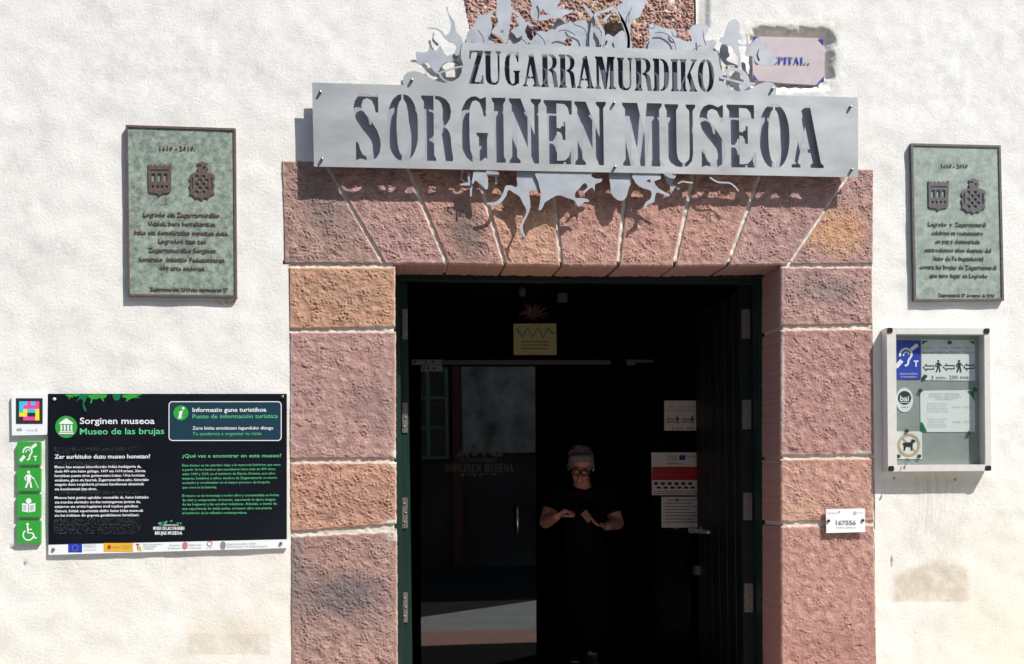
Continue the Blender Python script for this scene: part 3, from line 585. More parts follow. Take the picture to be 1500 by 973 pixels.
# ------------------------------------------------------------------ bronze plaques
def plaque(c, lines, crests, label, mG, mB, th=.016):
    Y = -th-.006
    cx = sum(p[0] for p in c)/4; cy = max(p[1] for p in c)
    t = thing('bronze_plaque', tuple(at(cx, cy, 0)), label, 'plaque')
    def inset(k): 
        mx = sum(p[0] for p in c)/4; my = sum(p[1] for p in c)/4
        return [(p[0]+(k if p[0] < mx else -k), p[1]+(k if p[1] < my else -k)) for p in c]
    g = Geo(); g.plate([inset(2)], Y+.004, th); g.build('plate', mG, t)
    g = Geo(); g.plate([list(c), inset(3.2)], Y-.001, th+.006); g.build('frame', mB, t)
    for s, a, b, v, h in lines:
        g = Geo(); text(g, s, a, b, v, h, Y+.004, slope=.012, bold=.012, res=1, th=.0035); g.build('raised_lettering', mB, t)
    Yc = Y
    a, b, c2, d = crests[0]            # crenellated bridge shield
    g = Geo(); w_ = c2-a; h_ = d-b
    L = [(a,b+1),(a+w_*.04,b+h_*.08)]
    for i in range(5): L += [(a+w_*(i+.5)/5, b+h_*.02), (a+w_*(i+1)/5, b+h_*.09)]
    L += [(c2,b),(c2-w_*.02,b+h_*.85),(c2-w_*.1,b+h_*.9),(a+w_*.62,b+h_*.92),(a+w_*.5,d),(a+w_*.38,b+h_*.92),(a+w_*.1,b+h_*.9),(a+w_*.02,b+h_*.85)]
    hol = [rect(a+w_*(.14+.26*i), b+h_*.32, a+w_*(.3+.26*i), b+h_*.56) for i in range(3)]+[ell(a+w_*(.2+.2*i), b+h_*.72, w_*.055, h_*.05, 10) for i in range(4)]+[rect(a+w_*.1, b+h_*.2, c2-w_*.1, b+h_*.235)]
    g.plate([L]+hol, Yc-.002, .006); g.build('coat_of_arms', mB, t)
    a, b, c2, d = crests[1]; w_ = c2-a; h_ = d-b; g = Geo()
    R_ = lambda p, q: (a+w_*p, b+h_*q)
    L = [R_(.18,.30),R_(.36,.28),R_(.30,.2),R_(.36,.12),R_(.30,.06),R_(.42,.03),R_(.5,0),R_(.6,.04),R_(.72,.05),R_(.68,.12),R_(.74,.2),R_(.64,.27),R_(.82,.30),R_(.96,.36),R_(1,.46),R_(.92,.52),R_(1,.62),R_(.94,.74),R_(.98,.84),R_(.84,.88),R_(.74,.96),R_(.62,.93),R_(.5,1),R_(.38,.93),R_(.26,.96),R_(.16,.88),R_(.03,.84),R_(.06,.74),R_(0,.62),R_(.08,.52),R_(0,.46),R_(.05,.36)]
    hol = []
    for i in range(4):
        for j in range(5):
            if (i+j) % 2 == 0: hol.append([R_(.24+.13*i, .36+.1*j), R_(.36+.13*i, .36+.1*j), R_(.36+.13*i, .45+.1*j), R_(.24+.13*i, .45+.1*j)])
    hol += [ell(*R_(.42, .11), w_*.05, h_*.03, 8), ell(*R_(.58, .17), w_*.05, h_*.03, 8), [R_(.1,.44),R_(.15,.42),R_(.14,.74),R_(.1,.7)], [R_(.84,.42),R_(.9,.44),R_(.9,.7),R_(.85,.74)]]
    g.plate([smooth_loop(L, 2)]+hol, Yc-.002, .006); g.build('coat_of_arms', mB, t)
    for p in inset(6)[2:]:
        pass
    return t
plaque([(184,183),(345,188),(347,436),(187,434)],
 [('1610 - 2010.',234,286,220,6.5),('Logroño eta Zugarramurdiko',210,322,317,6.5),('Udalek, bere berrelkartzea',217.5,315.5,330,6.5),('bake eta demokrazian ospatzen dute,',197,335,343,6.5),('Logroñon izan zen',232,302,356,6.5),('Zugarramurdiko Sorginen',217.5,316,369,6.5),('kontrako  Inkisizio Fedeautoaren',204,329,382.5,6.5),('400 urte ondoren',234,299,395.5,6.5),('Zugarramurdin, 2010eko martxoaren 27',219.5,334,425.5,4.8)],
 [(217,239,251,287),(277,236,315,293)], 'green bronze plaque with brown relief lettering in Basque, left of the doorway', m_green, m_bronze)
plaque([(1334.5,210),(1466,213),(1471,440.5),(1339,441.5)],
 [('1610 - 2010',1379.6,1418,245.5,5.5),('Logroño  y  Zugarramurdi',1360,1444.5,331,5.8),('celebran su reencuentro',1365,1440.7,343.5,5.8),('en paz y democracia',1370.6,1436,356,5.8),('cuatrocientos años después del',1354.7,1452,368.5,5.8),('Auto de Fe Inquisitorial',1366.7,1440.7,381,5.8),('contra las brujas de Zugarramurdi',1347.7,1460,393.5,5.8),('que tuvo lugar en Logroño',1362,1447,406,5.8),('Zugarramurdi, 27 de marzo de 2010',1375,1457,434,4.2)],
 [(1360,264,1390,309),(1408,261,1444.5,313)], 'pale green bronze plaque with dark Spanish lettering above the display case', m_green2, m_bronze2)

# ------------------------------------------------------------------ pictogram painters (one mesh each)
_st = [0]
def st(Y):                               # stagger overlapping prints by fractions of a millimetre
    _st[0] = (_st[0]+1) % 12; return Y-.0004-.00012*_st[0]
def pf(g, L, Y, mi=0, holes=()): g.flat([L]+list(holes), st(Y), mi)
def ear(g, x, y, s, Y, mi=0):
    pf(g, stroke(smooth_loop([(x-.30*s,y-.02*s),(x-.26*s,y-.22*s),(x-.06*s,y-.34*s),(x+.14*s,y-.24*s),(x+.17*s,y-.05*s),(x+.06*s,y+.12*s),(x+.02*s,y+.30*s),(x-.10*s,y+.36*s)], 3, False), .085*s), Y, mi)
    pf(g, stroke([(x-.46*s,y+.42*s),(x-.22*s,y+.14*s)], .17*s), Y, mi)
    pf(g, stroke([(x+.16*s,y-.30*s),(x+.42*s,y-.5*s)], .15*s), Y, mi)
    pf(g, stroke(smooth_loop([(x-.16*s,y-.04*s),(x-.12*s,y-.16*s),(x,y-.2*s),(x+.06*s,y-.1*s)], 3, False), .05*s), Y, mi)
    pf(g, rect(x+.26*s,y+.14*s,x+.46*s,y+.2*s), Y, mi); pf(g, rect(x+.33*s,y+.2*s,x+.39*s,y+.4*s), Y, mi)
def walker(g, x, y, s, Y, mi=0, cane=True):
    pf(g, ell(x, y-.40*s, .085*s, .085*s, 14), Y, mi)
    pf(g, [(x-.10*s,y-.28*s),(x+.09*s,y-.28*s),(x+.13*s,y+.02*s),(x+.02*s,y+.08*s),(x-.10*s,y+.04*s)], Y, mi)
    pf(g, stroke([(x-.02*s,y),(x-.06*s,y+.2*s),(x-.16*s,y+.46*s)], .1*s), Y, mi)
    pf(g, stroke([(x+.04*s,y),(x+.10*s,y+.22*s),(x+.14*s,y+.46*s)], .1*s), Y, mi)
    pf(g, stroke([(x-.08*s,y-.25*s),(x-.22*s,y-.08*s),(x-.14*s,y+.06*s)], .07*s), Y, mi)
    pf(g, stroke([(x+.06*s,y-.25*s),(x+.2*s,y-.1*s),(x+.3*s,y-.04*s)], .07*s), Y, mi)
    if cane: pf(g, stroke([(x+.28*s,y-.06*s),(x+.52*s,y+.46*s)], .035*s), Y, mi)
def reader(g, x, y, s, Y, mi=0, m2=1):
    pf(g, ell(x, y-.26*s, .15*s, .15*s, 16), Y, mi)
    pf(g, [(x-.36*s,y-.14*s),(x-.02*s,y-.10*s),(x-.02*s,y+.36*s),(x-.36*s,y+.30*s)], Y, mi)
    pf(g, [(x+.02*s,y-.10*s),(x+.36*s,y-.14*s),(x+.36*s,y+.30*s),(x+.02*s,y+.36*s)], Y, mi)
    for k in range(3):
        pf(g, stroke([(x+.08*s,y+(.02+.1*k)*s),(x+.30*s,y+(-.02+.1*k)*s)], .025*s), Y-.0016, m2)
        pf(g, stroke([(x-.30*s,y+(-.02+.1*k)*s),(x-.12*s,y+(.0+.1*k)*s)], .025*s), Y-.0016, m2)
def wheelchair(g, x, y, s, Y, mi=0):
    pf(g, ell(x-.06*s, y-.42*s, .075*s, .075*s, 14), Y, mi)
    pf(g, stroke([(x-.06*s,y-.34*s),(x-.04*s,y+.04*s),(x+.22*s,y+.06*s),(x+.34*s,y+.34*s),(x+.44*s,y+.30*s)], .085*s), Y, mi)
    pf(g, stroke([(x-.04*s,y-.14*s),(x+.18*s,y-.14*s)], .07*s), Y, mi)
    pf(g, stroke(ell(x-.02*s, y+.16*s, .28*s, .28*s, 22, 125, 345), .075*s), Y, mi)
def arrow(g, x0, x1, y, h, Y, mi):
    L = [(x0,y),(x0+h*.5,y-h*.5),(x0+h*.5,y-h*.26),(x1,y-h*.26),(x1,y+h*.26),(x0+h*.5,y+h*.26),(x0+h*.5,y+h*.5)]
    cx = (x0+x1)/2; I = [(x0+h*.16,y),(x0+h*.38,y-h*.26),(x0+h*.38,y-h*.13),(x1-.7,y-h*.13),(x1-.7,y+h*.13),(x0+h*.38,y+h*.13),(x0+h*.38,y+h*.26)]
    pf(g, L, Y, mi, [I])
def smalltext(g, s, u0, u1, v, h, Y, mi, **k): text(g, s, u0, u1, v, h, st(Y), mi, res=1, **k)

# ------------------------------------------------------------------ information panel
pan = thing('information_panel', tuple(at(245, 808, 0)), 'large dark tourist information panel with white and green text, left of the doorway', 'information panel')
YP = -.016
g = Geo(); g.plate([[(70,577),(420,577),(420,790),(71,798)]], YP, .012); g.build('panel_board', m_navy, pan)
g = Geo(); g.plate([[(71,798.3),(420,790.3),(420,803),(71,813)]], YP, .012); g.build('logo_strip', m_white, pan)
MP = [m_white, m_mint, m_grn, m_teal, m_dgrn, m_braille, m_ink, m_grey, m_eu, m_yel, m_red, m_pink, m_ltgrey]
g = Geo()
g.flat([rrect(247.5,588.5,412,645.5,5)], YP-.0012, 3)
g.flat([rrect(247,588,412.5,646,5.5), rrect(248.2,589.2,411.3,644.8,4.6)], YP-.0018, 0)
g.flat([ell(265,605,11)], YP-.002, 2); g.flat([ell(97,625.5,16.2,16.2,32)], YP-.002, 2)
pf(g, [(263.4,602.5),(268,601.5),(265.2,611),(267.5,610.6),(266,612.6),(260.8,613.6),(263,604.5),(261.2,604.8)], YP-.0022); pf(g, ell(268.5,598.2,2,2,10), YP-.0022)
# museum temple icon
pf(g, [(87,619.5),(97,612.5),(107,619.5),(107,621.3),(87,621.3)], YP-.0022)
for k in range(4): pf(g, rect(88.6+k*4.9,622.6,91.2+k*4.9,631), YP-.0022)
pf(g, rect(87.3,631.8,106.7,633.4), YP-.0022); pf(g, rect(86,634.2,108,636), YP-.0022)
text(g, 'Sorginen museoa', 117, 226.5, 621, 9, YP-.0015, 0, bold=.012, res=3); text(g, 'Museo de las brujas', 117, 240.5, 636.5, 9, YP-.0015, 1, slope=-.006, bold=.012, res=3)
for s, a, b, v, h, mi, bo in (('Informazio gune turistikoa',282,390,603.5,6,0,.014),('Punto de información turística',282,407,613,6,1,.006),('Zure bisita antolatzen lagunduko dizugu',282,400,629.5,4.6,0,.01),('Te ayudamos a organizar tu visita',282,383,637.8,4.8,1,.0),
    ('Zer aurkituko duzu museo honetan?',80,220,672,6,0,.016),('¿Qué vas a encontrar en este museo?',267,412,670.5,5.2,1,.01)):
    text(g, s, a, b, v, h, YP-.0024, mi, slope=-.004, bold=bo)
LT = [('Museo hau emanen historikorako bidaia hunkigarria da,',207,686),('duela 400 urte baino gehiago, 1609 eta 1614 artean, Xareta',213,692.4),('lurraldean pasatu ziren gertaeretara lotzen. Urte horietan',212,698.9),('emakume, gizon eta haurrak, Zugarramurdikoa asko, historiako',218,705.4),('ezagutu duen sorginkeria prozesu handienean akusatuak',211,711.6),('eta kondenatuak izan ziren.',142,718.4),
      ('Museoa haiei guztiei egindako omenaldia da, haien bizitzako',218,731),('eta mundua ulertzeko modua testuinguruan jartzen du,',206,737.6),('sutzarren eta erratz hegalarien irudi topikoa gaindituz.',203,744),('Gainera, bisitak esperientzia aktibo baten bidez museoak',210,750.5),('ate bat irekitzen dio gogoeta garaikidearen lurraldeari.',204,757)]
for s, b, v in LT: text(g, s, 80, b, v, 3.9, YP-.0012, 0, slope=-.006, bold=.018, res=1)
RT = [('Este museo es un emotivo viaje a la memoria histórica que nace',411,683.5),('a partir de los hechos que sucedieron hace más de 400 años,',404,689.8),('entre 1609 y 1614, en el territorio de Xareta. Durante esos años',403,696.2),('mujeres, hombres y niños, muchos de Zugarramurdi, se vieron',405.7,702.6),('acusados y condenados en el mayor proceso de brujería',395,709),('que conoce la historia.',317.7,715.8),
      ('El museo es un homenaje a todos ellos y contextualiza su forma',408.5,728),('de vivir y comprender el mundo, superando la típica imagen',403.7,734.4),('de las hogueras y las escobas voladoras. Además, a través de',405.7,740.6),('una experiencia de visita activa, el museo abre una puerta',398,747),('al territorio de la reflexión contemporánea.',362,753.4)]
for s, b, v in RT: text(g, s, 267, b, v, 3.7, YP-.0012, 1, slope=-.008, bold=.006, res=1)
rnd = random.Random(3)
def dotrow(v, u1, n=2):
    for r in range(n):
        u = 80
        while u < u1:
            if rnd.random() < .62:
                p = at(u, v+r*1.9-.004*(u-80), YP-.001); q = .0016
                g.add([(p.x-q,p.y,p.z),(p.x,p.y,p.z-q),(p.x+q,p.y,p.z),(p.x,p.y,p.z+q),(p.x,p.y-.0012,p.z)], [(0,1,4),(1,2,4),(2,3,4),(3,0,4)], 5)
            u += 1.9 if rnd.random() < .8 else 4.5
for v, u1, n in ((656,201,3),(662,113,2),(677,200,2),(681,200,1),(720,206,2),(723.5,206,1),(760.5,204,3),(767,206,3),(773.5,206,3),(780,200,2)): dotrow(v, u1, n)
text(g, 'MUSEO DE LAS SORGINEN', 224.5, 270, 776.3, 4.6, YP-.0016, 0, bold=.03, res=1); text(g, 'BRUJAS MUSEOA', 227, 267, 783.3, 4.8, YP-.0016, 0, bold=.03, res=1); text(g, 'ZUGARRAMURDIKO', 234, 262, 770.4, 2.4, YP-.0016, 0, bold=.01, res=1)
for k in range(26):
    a = 230+rnd.random()*34; b = 761+abs(a-247)*.28+rnd.random()*5
    pf(g, [(a,b),(a+2+rnd.random()*2,b-1),(a+1.5,b+2)], YP-.0012, 4 if k % 3 else 1)
# green silhouettes at the top edge of the panel
for mi, L in ((2,[(131,578),(156,578),(154,583),(151,584),(153,589),(149,586),(147,583),(141,585),(136,585),(134,591),(132,590),(134,585),(130,582)]),
              (4,[(118,578),(130,578),(127,583),(125,588),(123,592),(125,597),(127,603),(123.5,601),(121,594),(122,589),(119,584),(113,587),(110,589),(115,584)]),
              (4,[(165,578),(176,578),(175.5,584),(171,587),(167,585)]), (2,[(95,579),(104,578),(108,583),(104,582),(100,586),(101,582)]),
              (2,[(181,578),(208,578),(200,581),(206,583),(196,583),(190,585),(184,589),(186,584),(180,582)]), (2,[(104,578),(118,578),(112,581),(108,580)])):
    pf(g, smooth_loop(L, 2), YP, mi)
# logo strip
g.flat([rect(100,796.6,120.3,809.2)], YP-.001, 8)
for k in range(12): a = math.radians(30*k); g.flat([ell(110.1+4.4*math.cos(a), 802.8+4.4*math.sin(a), .55, .55, 5)], YP-.0016, 9)
g.flat([rect(152,795.6,195,808)], YP-.001, 9); pf(g, ell(160,801.5,2.6,3.2,10), YP-.001, 10); smalltext(g,'MINISTERIO',165,176,803,2.6,YP-.001,7); smalltext(g,'DE CULTURA',179,193,800.5,2,YP-.001,7); smalltext(g,'Y TURISMO',179,191,804,2,YP-.001,7)
text(g,'T',199,204,805,8,YP-.001,10,bold=.03); text(g,'R',203,208,807,7,YP-.0014,9,bold=.03)
for s, a, b, v, mi in (('Financiado por la',123,141,799.5,7),('Unión Europea',123,140,802.3,7),('NextGenerationEU',123,141,807,12),('Plan de Recuperación,',210,237,799,7),('Transformación',210,229,802,7),('y Resiliencia',210,225,805,7),
    ('Gobierno',248,265,800,7),('de Navarra',246,265,804.3,7),('Nafarroako',277,296,799.5,7),('Gobernua',277,295,803.8,7),('Zugarramurdiko Udala',332,375,798.3,7),('Ayuntamiento de Zugarramurdi',332,391,802.2,7),('turismo',302,312,803.5,12)):
    smalltext(g, s, a, b, v, 2.5, YP-.0006, mi, slope=-.02)
pf(g, [(267.5,796),(271,793.5),(275,796),(275,802),(271,804.6),(267.5,802)], YP-.0006, 11); g.flat([ell(307,796.5,4.3,4.3,16),ell(307,796.5,3,3,16)], YP-.0012, 11); pf(g, smooth_loop([(323,796),(326.5,793),(330.5,796),(330,803),(326.5,805),(323,803)],2), YP-.0006, 7)
g.build('printed_graphics', MP, pan)
for a, b, m_ in ((80,585,m_alu),(414,581.5,m_bolt),(78.6,804.6,m_bolt),(411.6,796,m_bolt)):
    p = at(a, b, YP); q = Geo(); q.tube([p, p+Vector((0,-.006,0)), p+Vector((0,-.008,0))], [.008,.008,.004], 10); q.build('screw', m_, pan, True)

# ------------------------------------------------------------------ small plates beside the panel
cp = thing('colour_code_plate', tuple(at(43, 638, 0)), 'small white plate with bright coloured block square, topmost left of the information panel', 'plate')
g = Geo(); g.plate([[(16.7,579),(70,578),(69,634.5),(68,637),(17.5,638)]], -.016, .012); g.build('plate', m_white, cp)
g = Geo(); YC = -.017; g.flat([rect(23.3,583.5,62.5,621)], YC, 0)
cells = ['cc.mcm'.replace('.', ''), 'cmmmm', 'cyccy', 'yykky', 'kmmmy']
cm = {'c': 1, 'm': 2, 'y': 3}
for r, row in enumerate(cells):
    for c_, q in enumerate(row):
        if q in cm: g.flat([rect(28+c_*5.92, 588+r*5.6, 28+(c_+1)*5.92, 588+(r+1)*5.6)], YC-.0008, cm[q])
g.flat([ell(28.3,629.5,4.2,1.9,12), ell(28.3,629.5,2.6,.9,10)], YC, 4); smalltext(g, 'NAVARRA', 39, 51, 631.5, 2.4, YC, 5)
g.flat([rect(52.5,628,54.5,632)], YC, 5)
g.build('printed_graphics', [m_ink, m_cy, m_mag, m_ylw, m_grey, m_ltgrey], cp)
for k, (nm, lb, fn) in enumerate((('pictogram_plate','green square plate with white hearing loop ear, top of its column', ear),('pictogram_plate','green square plate with white figure walking with a cane', walker),('pictogram_plate','green square plate with white open book and reader', reader),('pictogram_plate','green square plate with white wheelchair symbol, bottom of its column', wheelchair))):
    v0_ = (647.3, 685.5, 724, 762.5)[k]
    t = thing(nm, tuple(at(42, v0_+34, 0)), lb, 'sign', 'green access plates beside the information panel')
    g = Geo(); q = rrect(25, v0_, 59.7, v0_+33.6, 1.5, 3); g.plate([q], -.018, .015); g.build('plate', m_grn, t)
    g = Geo(); fn(g, 42, v0_+17, 27, -.018); g.build('pictogram', [m_white, m_grn], t)

# ------------------------------------------------------------------ number plate
nb = thing('number_plate', tuple(at(1238, 781, 0)), 'small white plate numbered 167556 screwed to the right door jamb', 'plate')
g = Geo(); g.plate([[(1210,746),(1267,745),(1267.3,779.5),(1210.5,781)]], -.026, .006); g.build('plate', m_white, nb)
g = Geo(); text(g, '167556', 1224.5, 1253.8, 769, 6.3, -.0272, 0, bold=.03, res=3); smalltext(g, 'turismo.navarra.es', 1225, 1254, 774, 2.6, -.0265, 0)
smalltext(g, 'visit navarra', 1212.5, 1228, 752.6, 2.6, -.0265, 1); pf(g, [(1228.5,749),(1231,748.5),(1230,752)], -.0265, 1)
pf(g, ell(1252.5,751.5,1.8,2.8,8), -.0265, 2); smalltext(g, 'gobierno', 1255, 1265, 751.5, 2.4, -.0265, 2)
g.build('printed_graphics', [m_grey, m_pink, m_ltgrey], nb)
for a, b in ((1213.6,763),(1263.6,762.3)):
    p = at(a, b, -.026); q = Geo(); q.tube([p, p+Vector((0,-.006,0)), p+Vector((0,-.008,0))], [.008,.008,.004], 10); q.build('screw', m_black, nb, True)

# ------------------------------------------------------------------ display case
YF = -.062
case = thing('display_case', tuple(at(1376, 690, 0)), 'shallow aluminium glazed notice case on the plaster right of the doorway', 'display case')
o_ = [(1299,480),(1450,481),(1452.5,690),(1301,691)]; i_ = [(1312.5,489.5),(1442,490),(1443.5,680.5),(1314,681)]
names = ('frame_rail',)*4
for k in range(4):
    k2 = (k+1) % 4; g = Geo()
    L = [o_[k], o_[k2], i_[k2], i_[k]]
    g.plate([L], YF, .058)
    g.build('frame_rail', m_alu, case)
for k, (cx, cy) in enumerate(((1303.8,484),(1445.6,485),(1448,686),(1305.8,686.5))):
    g = Geo(); g.plate([rrect(cx-4, cy-3.8, cx+4, cy+3.8, 2.2, 4)], YF-.004, .012); g.build('corner_cap', m_black, case)
a0 = at(1302,484,0); a1 = at(1449,688,0); g = Geo(); g.plate([[(1305,486),(1446,486.5),(1448,685),(1307,686)]], -.008, .005); g.build('backboard', m_back, case)
g = Geo(); g.plate([[(1311,488),(1443,488.5),(1445,682),(1312.5,682.5)]], YF+.012, .003); g.build('glass_pane', m_glass, case)
p = at(1327.5, 674, YF+.01); g = Geo(); g.tube([p, p+Vector((0,-.018,0))], .009, 12)
k_ = at(1327, 676, YF-.016); g.tube([k_+Vector((0,0,0)), k_+Vector((-.004,-.004,-.018)), k_+Vector((-.014,-.003,-.042))], [.003,.0025,.007], 6); g.build('lock', m_hinge, case)
YB = -.0095
def notice(name, quad, lb, cat='notice', m=m_paper):
    cx = sum(q[0] for q in quad)/4; t = thing(name, tuple(at(cx, quad[2][1], YB)), lb, cat)
    g = Geo(); g.plate([quad], YB-.001, .0008); g.build('sheet', m, t); return t
YN = YB-.0014
t = notice('hearing_loop_notice', [(1313.4,498.7),(1348,499),(1348.4,556),(1313.9,556)], 'blue notice with white ear symbol at top left inside the display case', m=m_blue)
g = Geo(); ear(g, 1329, 523, 36, YN); smalltext(g, 'BEGIZTA MAGNETIKOA', 1319, 1344, 549, 2.5, YN, 0); smalltext(g, 'BUCLE MAGNÉTICO', 1320, 1343, 553.5, 2.5, YN, 0); g.build('pictogram', m_white, t)
t = notice('directions_notice', [(1349.5,497.4),(1428,498.5),(1428.5,557.8),(1349.8,557)], 'white notice with walking men and arrows reading 3 min-200 mts in the display case')
g = Geo()
for s, a, b, v in (('Lezeko',1352.5,1367,511),('Cueva',1375,1388,511),('Grotte',1392,1407,511),('Cave',1412,1423,511),('Sarrerak',1351,1369.5,517.8),('Billetes',1373,1389,517.8),('Billets',1392.5,1406,517.8),('Tickets',1410,1426,517.8)): smalltext(g, s, a, b, v, 3.4, YN, 1)
for x_ in (1374.5, 1405): walker(g, x_, 536.5, 19, YN, 0, cane=False)
arrow(g, 1351.5, 1368.5, 538.5, 12, YN, 0); arrow(g, 1381, 1398.5, 538, 12, YN, 0); arrow(g, 1411, 1427.5, 537.5, 12, YN, 0)
text(g, '3 min- 200 mts', 1364, 1419, 556, 5.5, YN-.0004, 0, slope=-.012)
for L in ([(1350.5,499),(1360,499.5),(1350.5,505)], [(1419,500),(1427.3,500),(1427.3,505)], [(1350.5,552),(1356,556.5),(1350.5,557)]): pf(g, L, YN, 2)
g.build('printed_graphics', [m_ink, m_grey, m_dgrn], t)
t = notice('opening_hours_notice', [(1348,572.5),(1428,571.5),(1428.5,633),(1348.5,633)], 'white opening hours sheet below the directions notice in the display case')
g = Geo()
for s, a, b, v, h in (('MUSEOKO ORDUTEGIA',1362,1406,579,3),('HORARIO DEL MUSEO',1361,1408,582.5,2.4),('MUSEUM OPENING HOURS',1371,1400,585.6,2.2),('Asteartetik ostiralera',1358.5,1387,592.5,2.3),('De martes a viernes',1359,1386,596.2,2.3),('Du mardi au vendredi',1358,1388,600,2.3),('From Tuesday to Friday',1358,1388,603.8,2.3),('10:30 - 17:30',1395,1424,598.5,3.6),
    ('Larunbata eta igandea',1357.5,1387,615,2.3),('Sábado y domingo',1360,1384,618.6,2.3),('Samedi et dimanche',1359,1386,622.2,2.3),('Saturday and Sunday',1359,1386,625.8,2.3),('10:30 - 17:30',1396,1424,620,3.6)): smalltext(g, s, a, b, v, h, YN, 0)
for L in ([(1417,573),(1427.5,572.5),(1427.5,588),(1423,580)], [(1349,618),(1352,620),(1358,632.5),(1349,632.5)]): pf(g, L, YN, 1)
g.build('printed_graphics', [m_ltgrey, m_dgrn], t)
t = notice('no_dogs_notice', [(1313.6,632),(1350.5,632),(1351,672.8),(1314,672.5)], 'small notice with crossed out dog in a ring inside the display case')
g = Geo(); g.flat([ell(1331.6,652,16.5,17,28), ell(1331.6,652,13.2,13.6,28)], st(YN), 0)
pf(g, [(1322,650),(1324,648.5),(1334,648),(1336,643),(1338,644),(1341,645),(1340.5,648),(1337.5,649),(1337,653),(1336.5,660),(1334.8,660),(1334,654.5),(1327,654.5),(1326,660),(1324,660.5),(1324,652.5),(1321,649)], YN, 1)
pf(g, stroke([(1321.5,641.5),(1341.5,662)], 2.6), YN-.0006, 0)
g.build('pictogram', [m_tan, m_ink], t)
t = thing('round_sticker', tuple(at(1325, 603, YB)), 'oval white sticker with black disc reading bai on the case backboard', 'sticker')
g = Geo(); g.plate([ell(1325,586,12.6,18,28)], YB-.001, .0008); g.build('sheet', m_paper, t)
g = Geo(); g.flat([ell(1325,583,9.8,10.2,28)], YN, 0); text(g, 'bai', 1318.5, 1331.5, 587.5, 8, YN-.0008, 1, bold=.02, res=3); g.flat([rect(1319,589,1331,590)], YN-.0008, 1); smalltext(g,'euskara',1320,1330,597.5,2.4,YN,0); g.build('printed_graphics', [m_ink, m_white], t)
mag = [(1391,502,'at the top edge of the directions notice'),(1355,551.5,'at the lower left corner of the directions notice'),(1348.7,572,'at the upper left corner of the opening hours sheet'),(1428.5,571,'at the upper right corner of the opening hours sheet'),(1420,634,'at the lower right edge of the opening hours sheet'),(1328.6,631,'at the top edge of the no dogs notice'),(1316,668.3,'at the lower left corner of the no dogs notice'),(1346.5,668.3,'at the lower right corner of the no dogs notice')]
m_mag2 = mat('dark magnet', (.06, .065, .07), .35)
for a, b, w_ in mag:
    p = at(a, b, YN-.002); g = Geo(); g.tube([p+Vector((0,.002,0)), p+Vector((0,-.006,0)), p+Vector((0,-.008,0))], [.0105,.0105,.008], 14)
    o = g.build('magnet', m_mag2, None, True); tag(o, 'round dark magnet '+w_, 'magnet', 'magnets in the display case')

# ------------------------------------------------------------------ door joinery
fr = thing('door_frame', (at(860,700,.3).x, .3, .22), 'green painted wooden door frame inside the stone doorway', 'door frame')
def wx(u, Y): return at(u, 700, Y).x
ytop = at(860, 388, 0).z
FZ = .22
lintz = at(860, 404, .27).z
xL0 = at(583, 700, 0).x; xR0 = at(1142, 700, 0).x
g = Geo(); g.box(xL0-.05, wx(588.5,.275), .275, .36, FZ-.02, lintz+.05); g.box(xL0-.05, wx(584.6,.272), .268, .275, FZ-.02, lintz+.05); g.build('post', m_frame, fr)
g = Geo(); g.box(wx(1113,.275), xR0+.05, .275, .36, FZ-.02, lintz+.05); g.box(wx(1117,.272), xR0+.05, .268, .275, FZ-.02, lintz+.05); g.build('post', m_frame, fr)
zt = at(860, 412, .275).z
g = Geo(); g.box(wx(588.5,.275), wx(1113,.275), .278, .355, zt, lintz+.05); g.build('head', m_frame, fr)
g = Geo(); g.box(wx(590,.28), wx(1111,.28), .27, .278, zt-.004+.0, zt+.006); g.build('bead', m_frame, fr)
# wooden leaves folded back inwards
def leaf(side, label):
    x0 = wx(594, .42) if side < 0 else wx(1104, .40)
    t = thing('wooden_door_leaf', (x0, .40, FZ), label, 'door')
    y0, y1 = .42, 1.50; n = 7; zz = zt+.02
    sg = -side                       # face direction (towards opening)
    for i in range(n):
        a = y0+(y1-y0)*i/n; b = y0+(y1-y0)*(i+1)/n
        g = Geo(); xa, xb = sorted((x0, x0+side*.04)); xin = x0
        g.v = []; g.f = []; g.mi = []
        bev = .006; x_f = x0; x_b = x0+side*.04
        g.add([(x_b,a+.001,FZ+.01),(x_f-side*0+side*bev,a+.001,FZ+.01),(x_f,a+bev+.001,FZ+.01),(x_f,b-bev,FZ+.01),(x_f+side*bev,b,FZ+.01),(x_b,b,FZ+.01)]+
              [(x_b,a+.001,zz),(x_f+side*bev,a+.001,zz),(x_f,a+bev+.001,zz),(x_f,b-bev,zz),(x_f+side*bev,b,zz),(x_b,b,zz)],
              [(0,1,7,6),(1,2,8,7),(2,3,9,8),(3,4,10,9),(4,5,11,10),(5,0,6,11),(0,5,4,3,2,1),(6,7,8,9,10,11)])
        g.build('plank', m_frame if side < 0 else m_plank_shade, t)
    return t, x0
ll, xll = leaf(-1, 'green wooden door leaf folded open against the left jamb')
rl, xrl = leaf(1, 'green planked door leaf, shade-darkened in colour, standing open at the right jamb')
g = Geo(); g.box(wx(588.2,.385), wx(600.5,.385), .385, .42, FZ+.01, zt+.02); g.build('edge_strip', m_frame, ll)
g = Geo(); g.box(wx(1101,.385), wx(1112.5,.385), .385, .42, FZ+.01, zt+.02); g.build('edge_strip', m_plank_shade, rl)
def hinge(u0, u1, v0_, v1_, Y, parent):
    g = Geo(); g.plate([rrect(u0, v0_, u1, v1_, .8, 3)], Y, .004); h = g.build('hinge', m_hinge, parent)
    for q in (.2, .5, .8):
        p = at((u0+u1)/2+(1 if q == .5 else -1), v0_+(v1_-v0_)*q, Y); g = Geo(); g.tube([p, p+Vector((0,-.003,0))], .006, 8); g.build('screw', m_bolt, h, True)
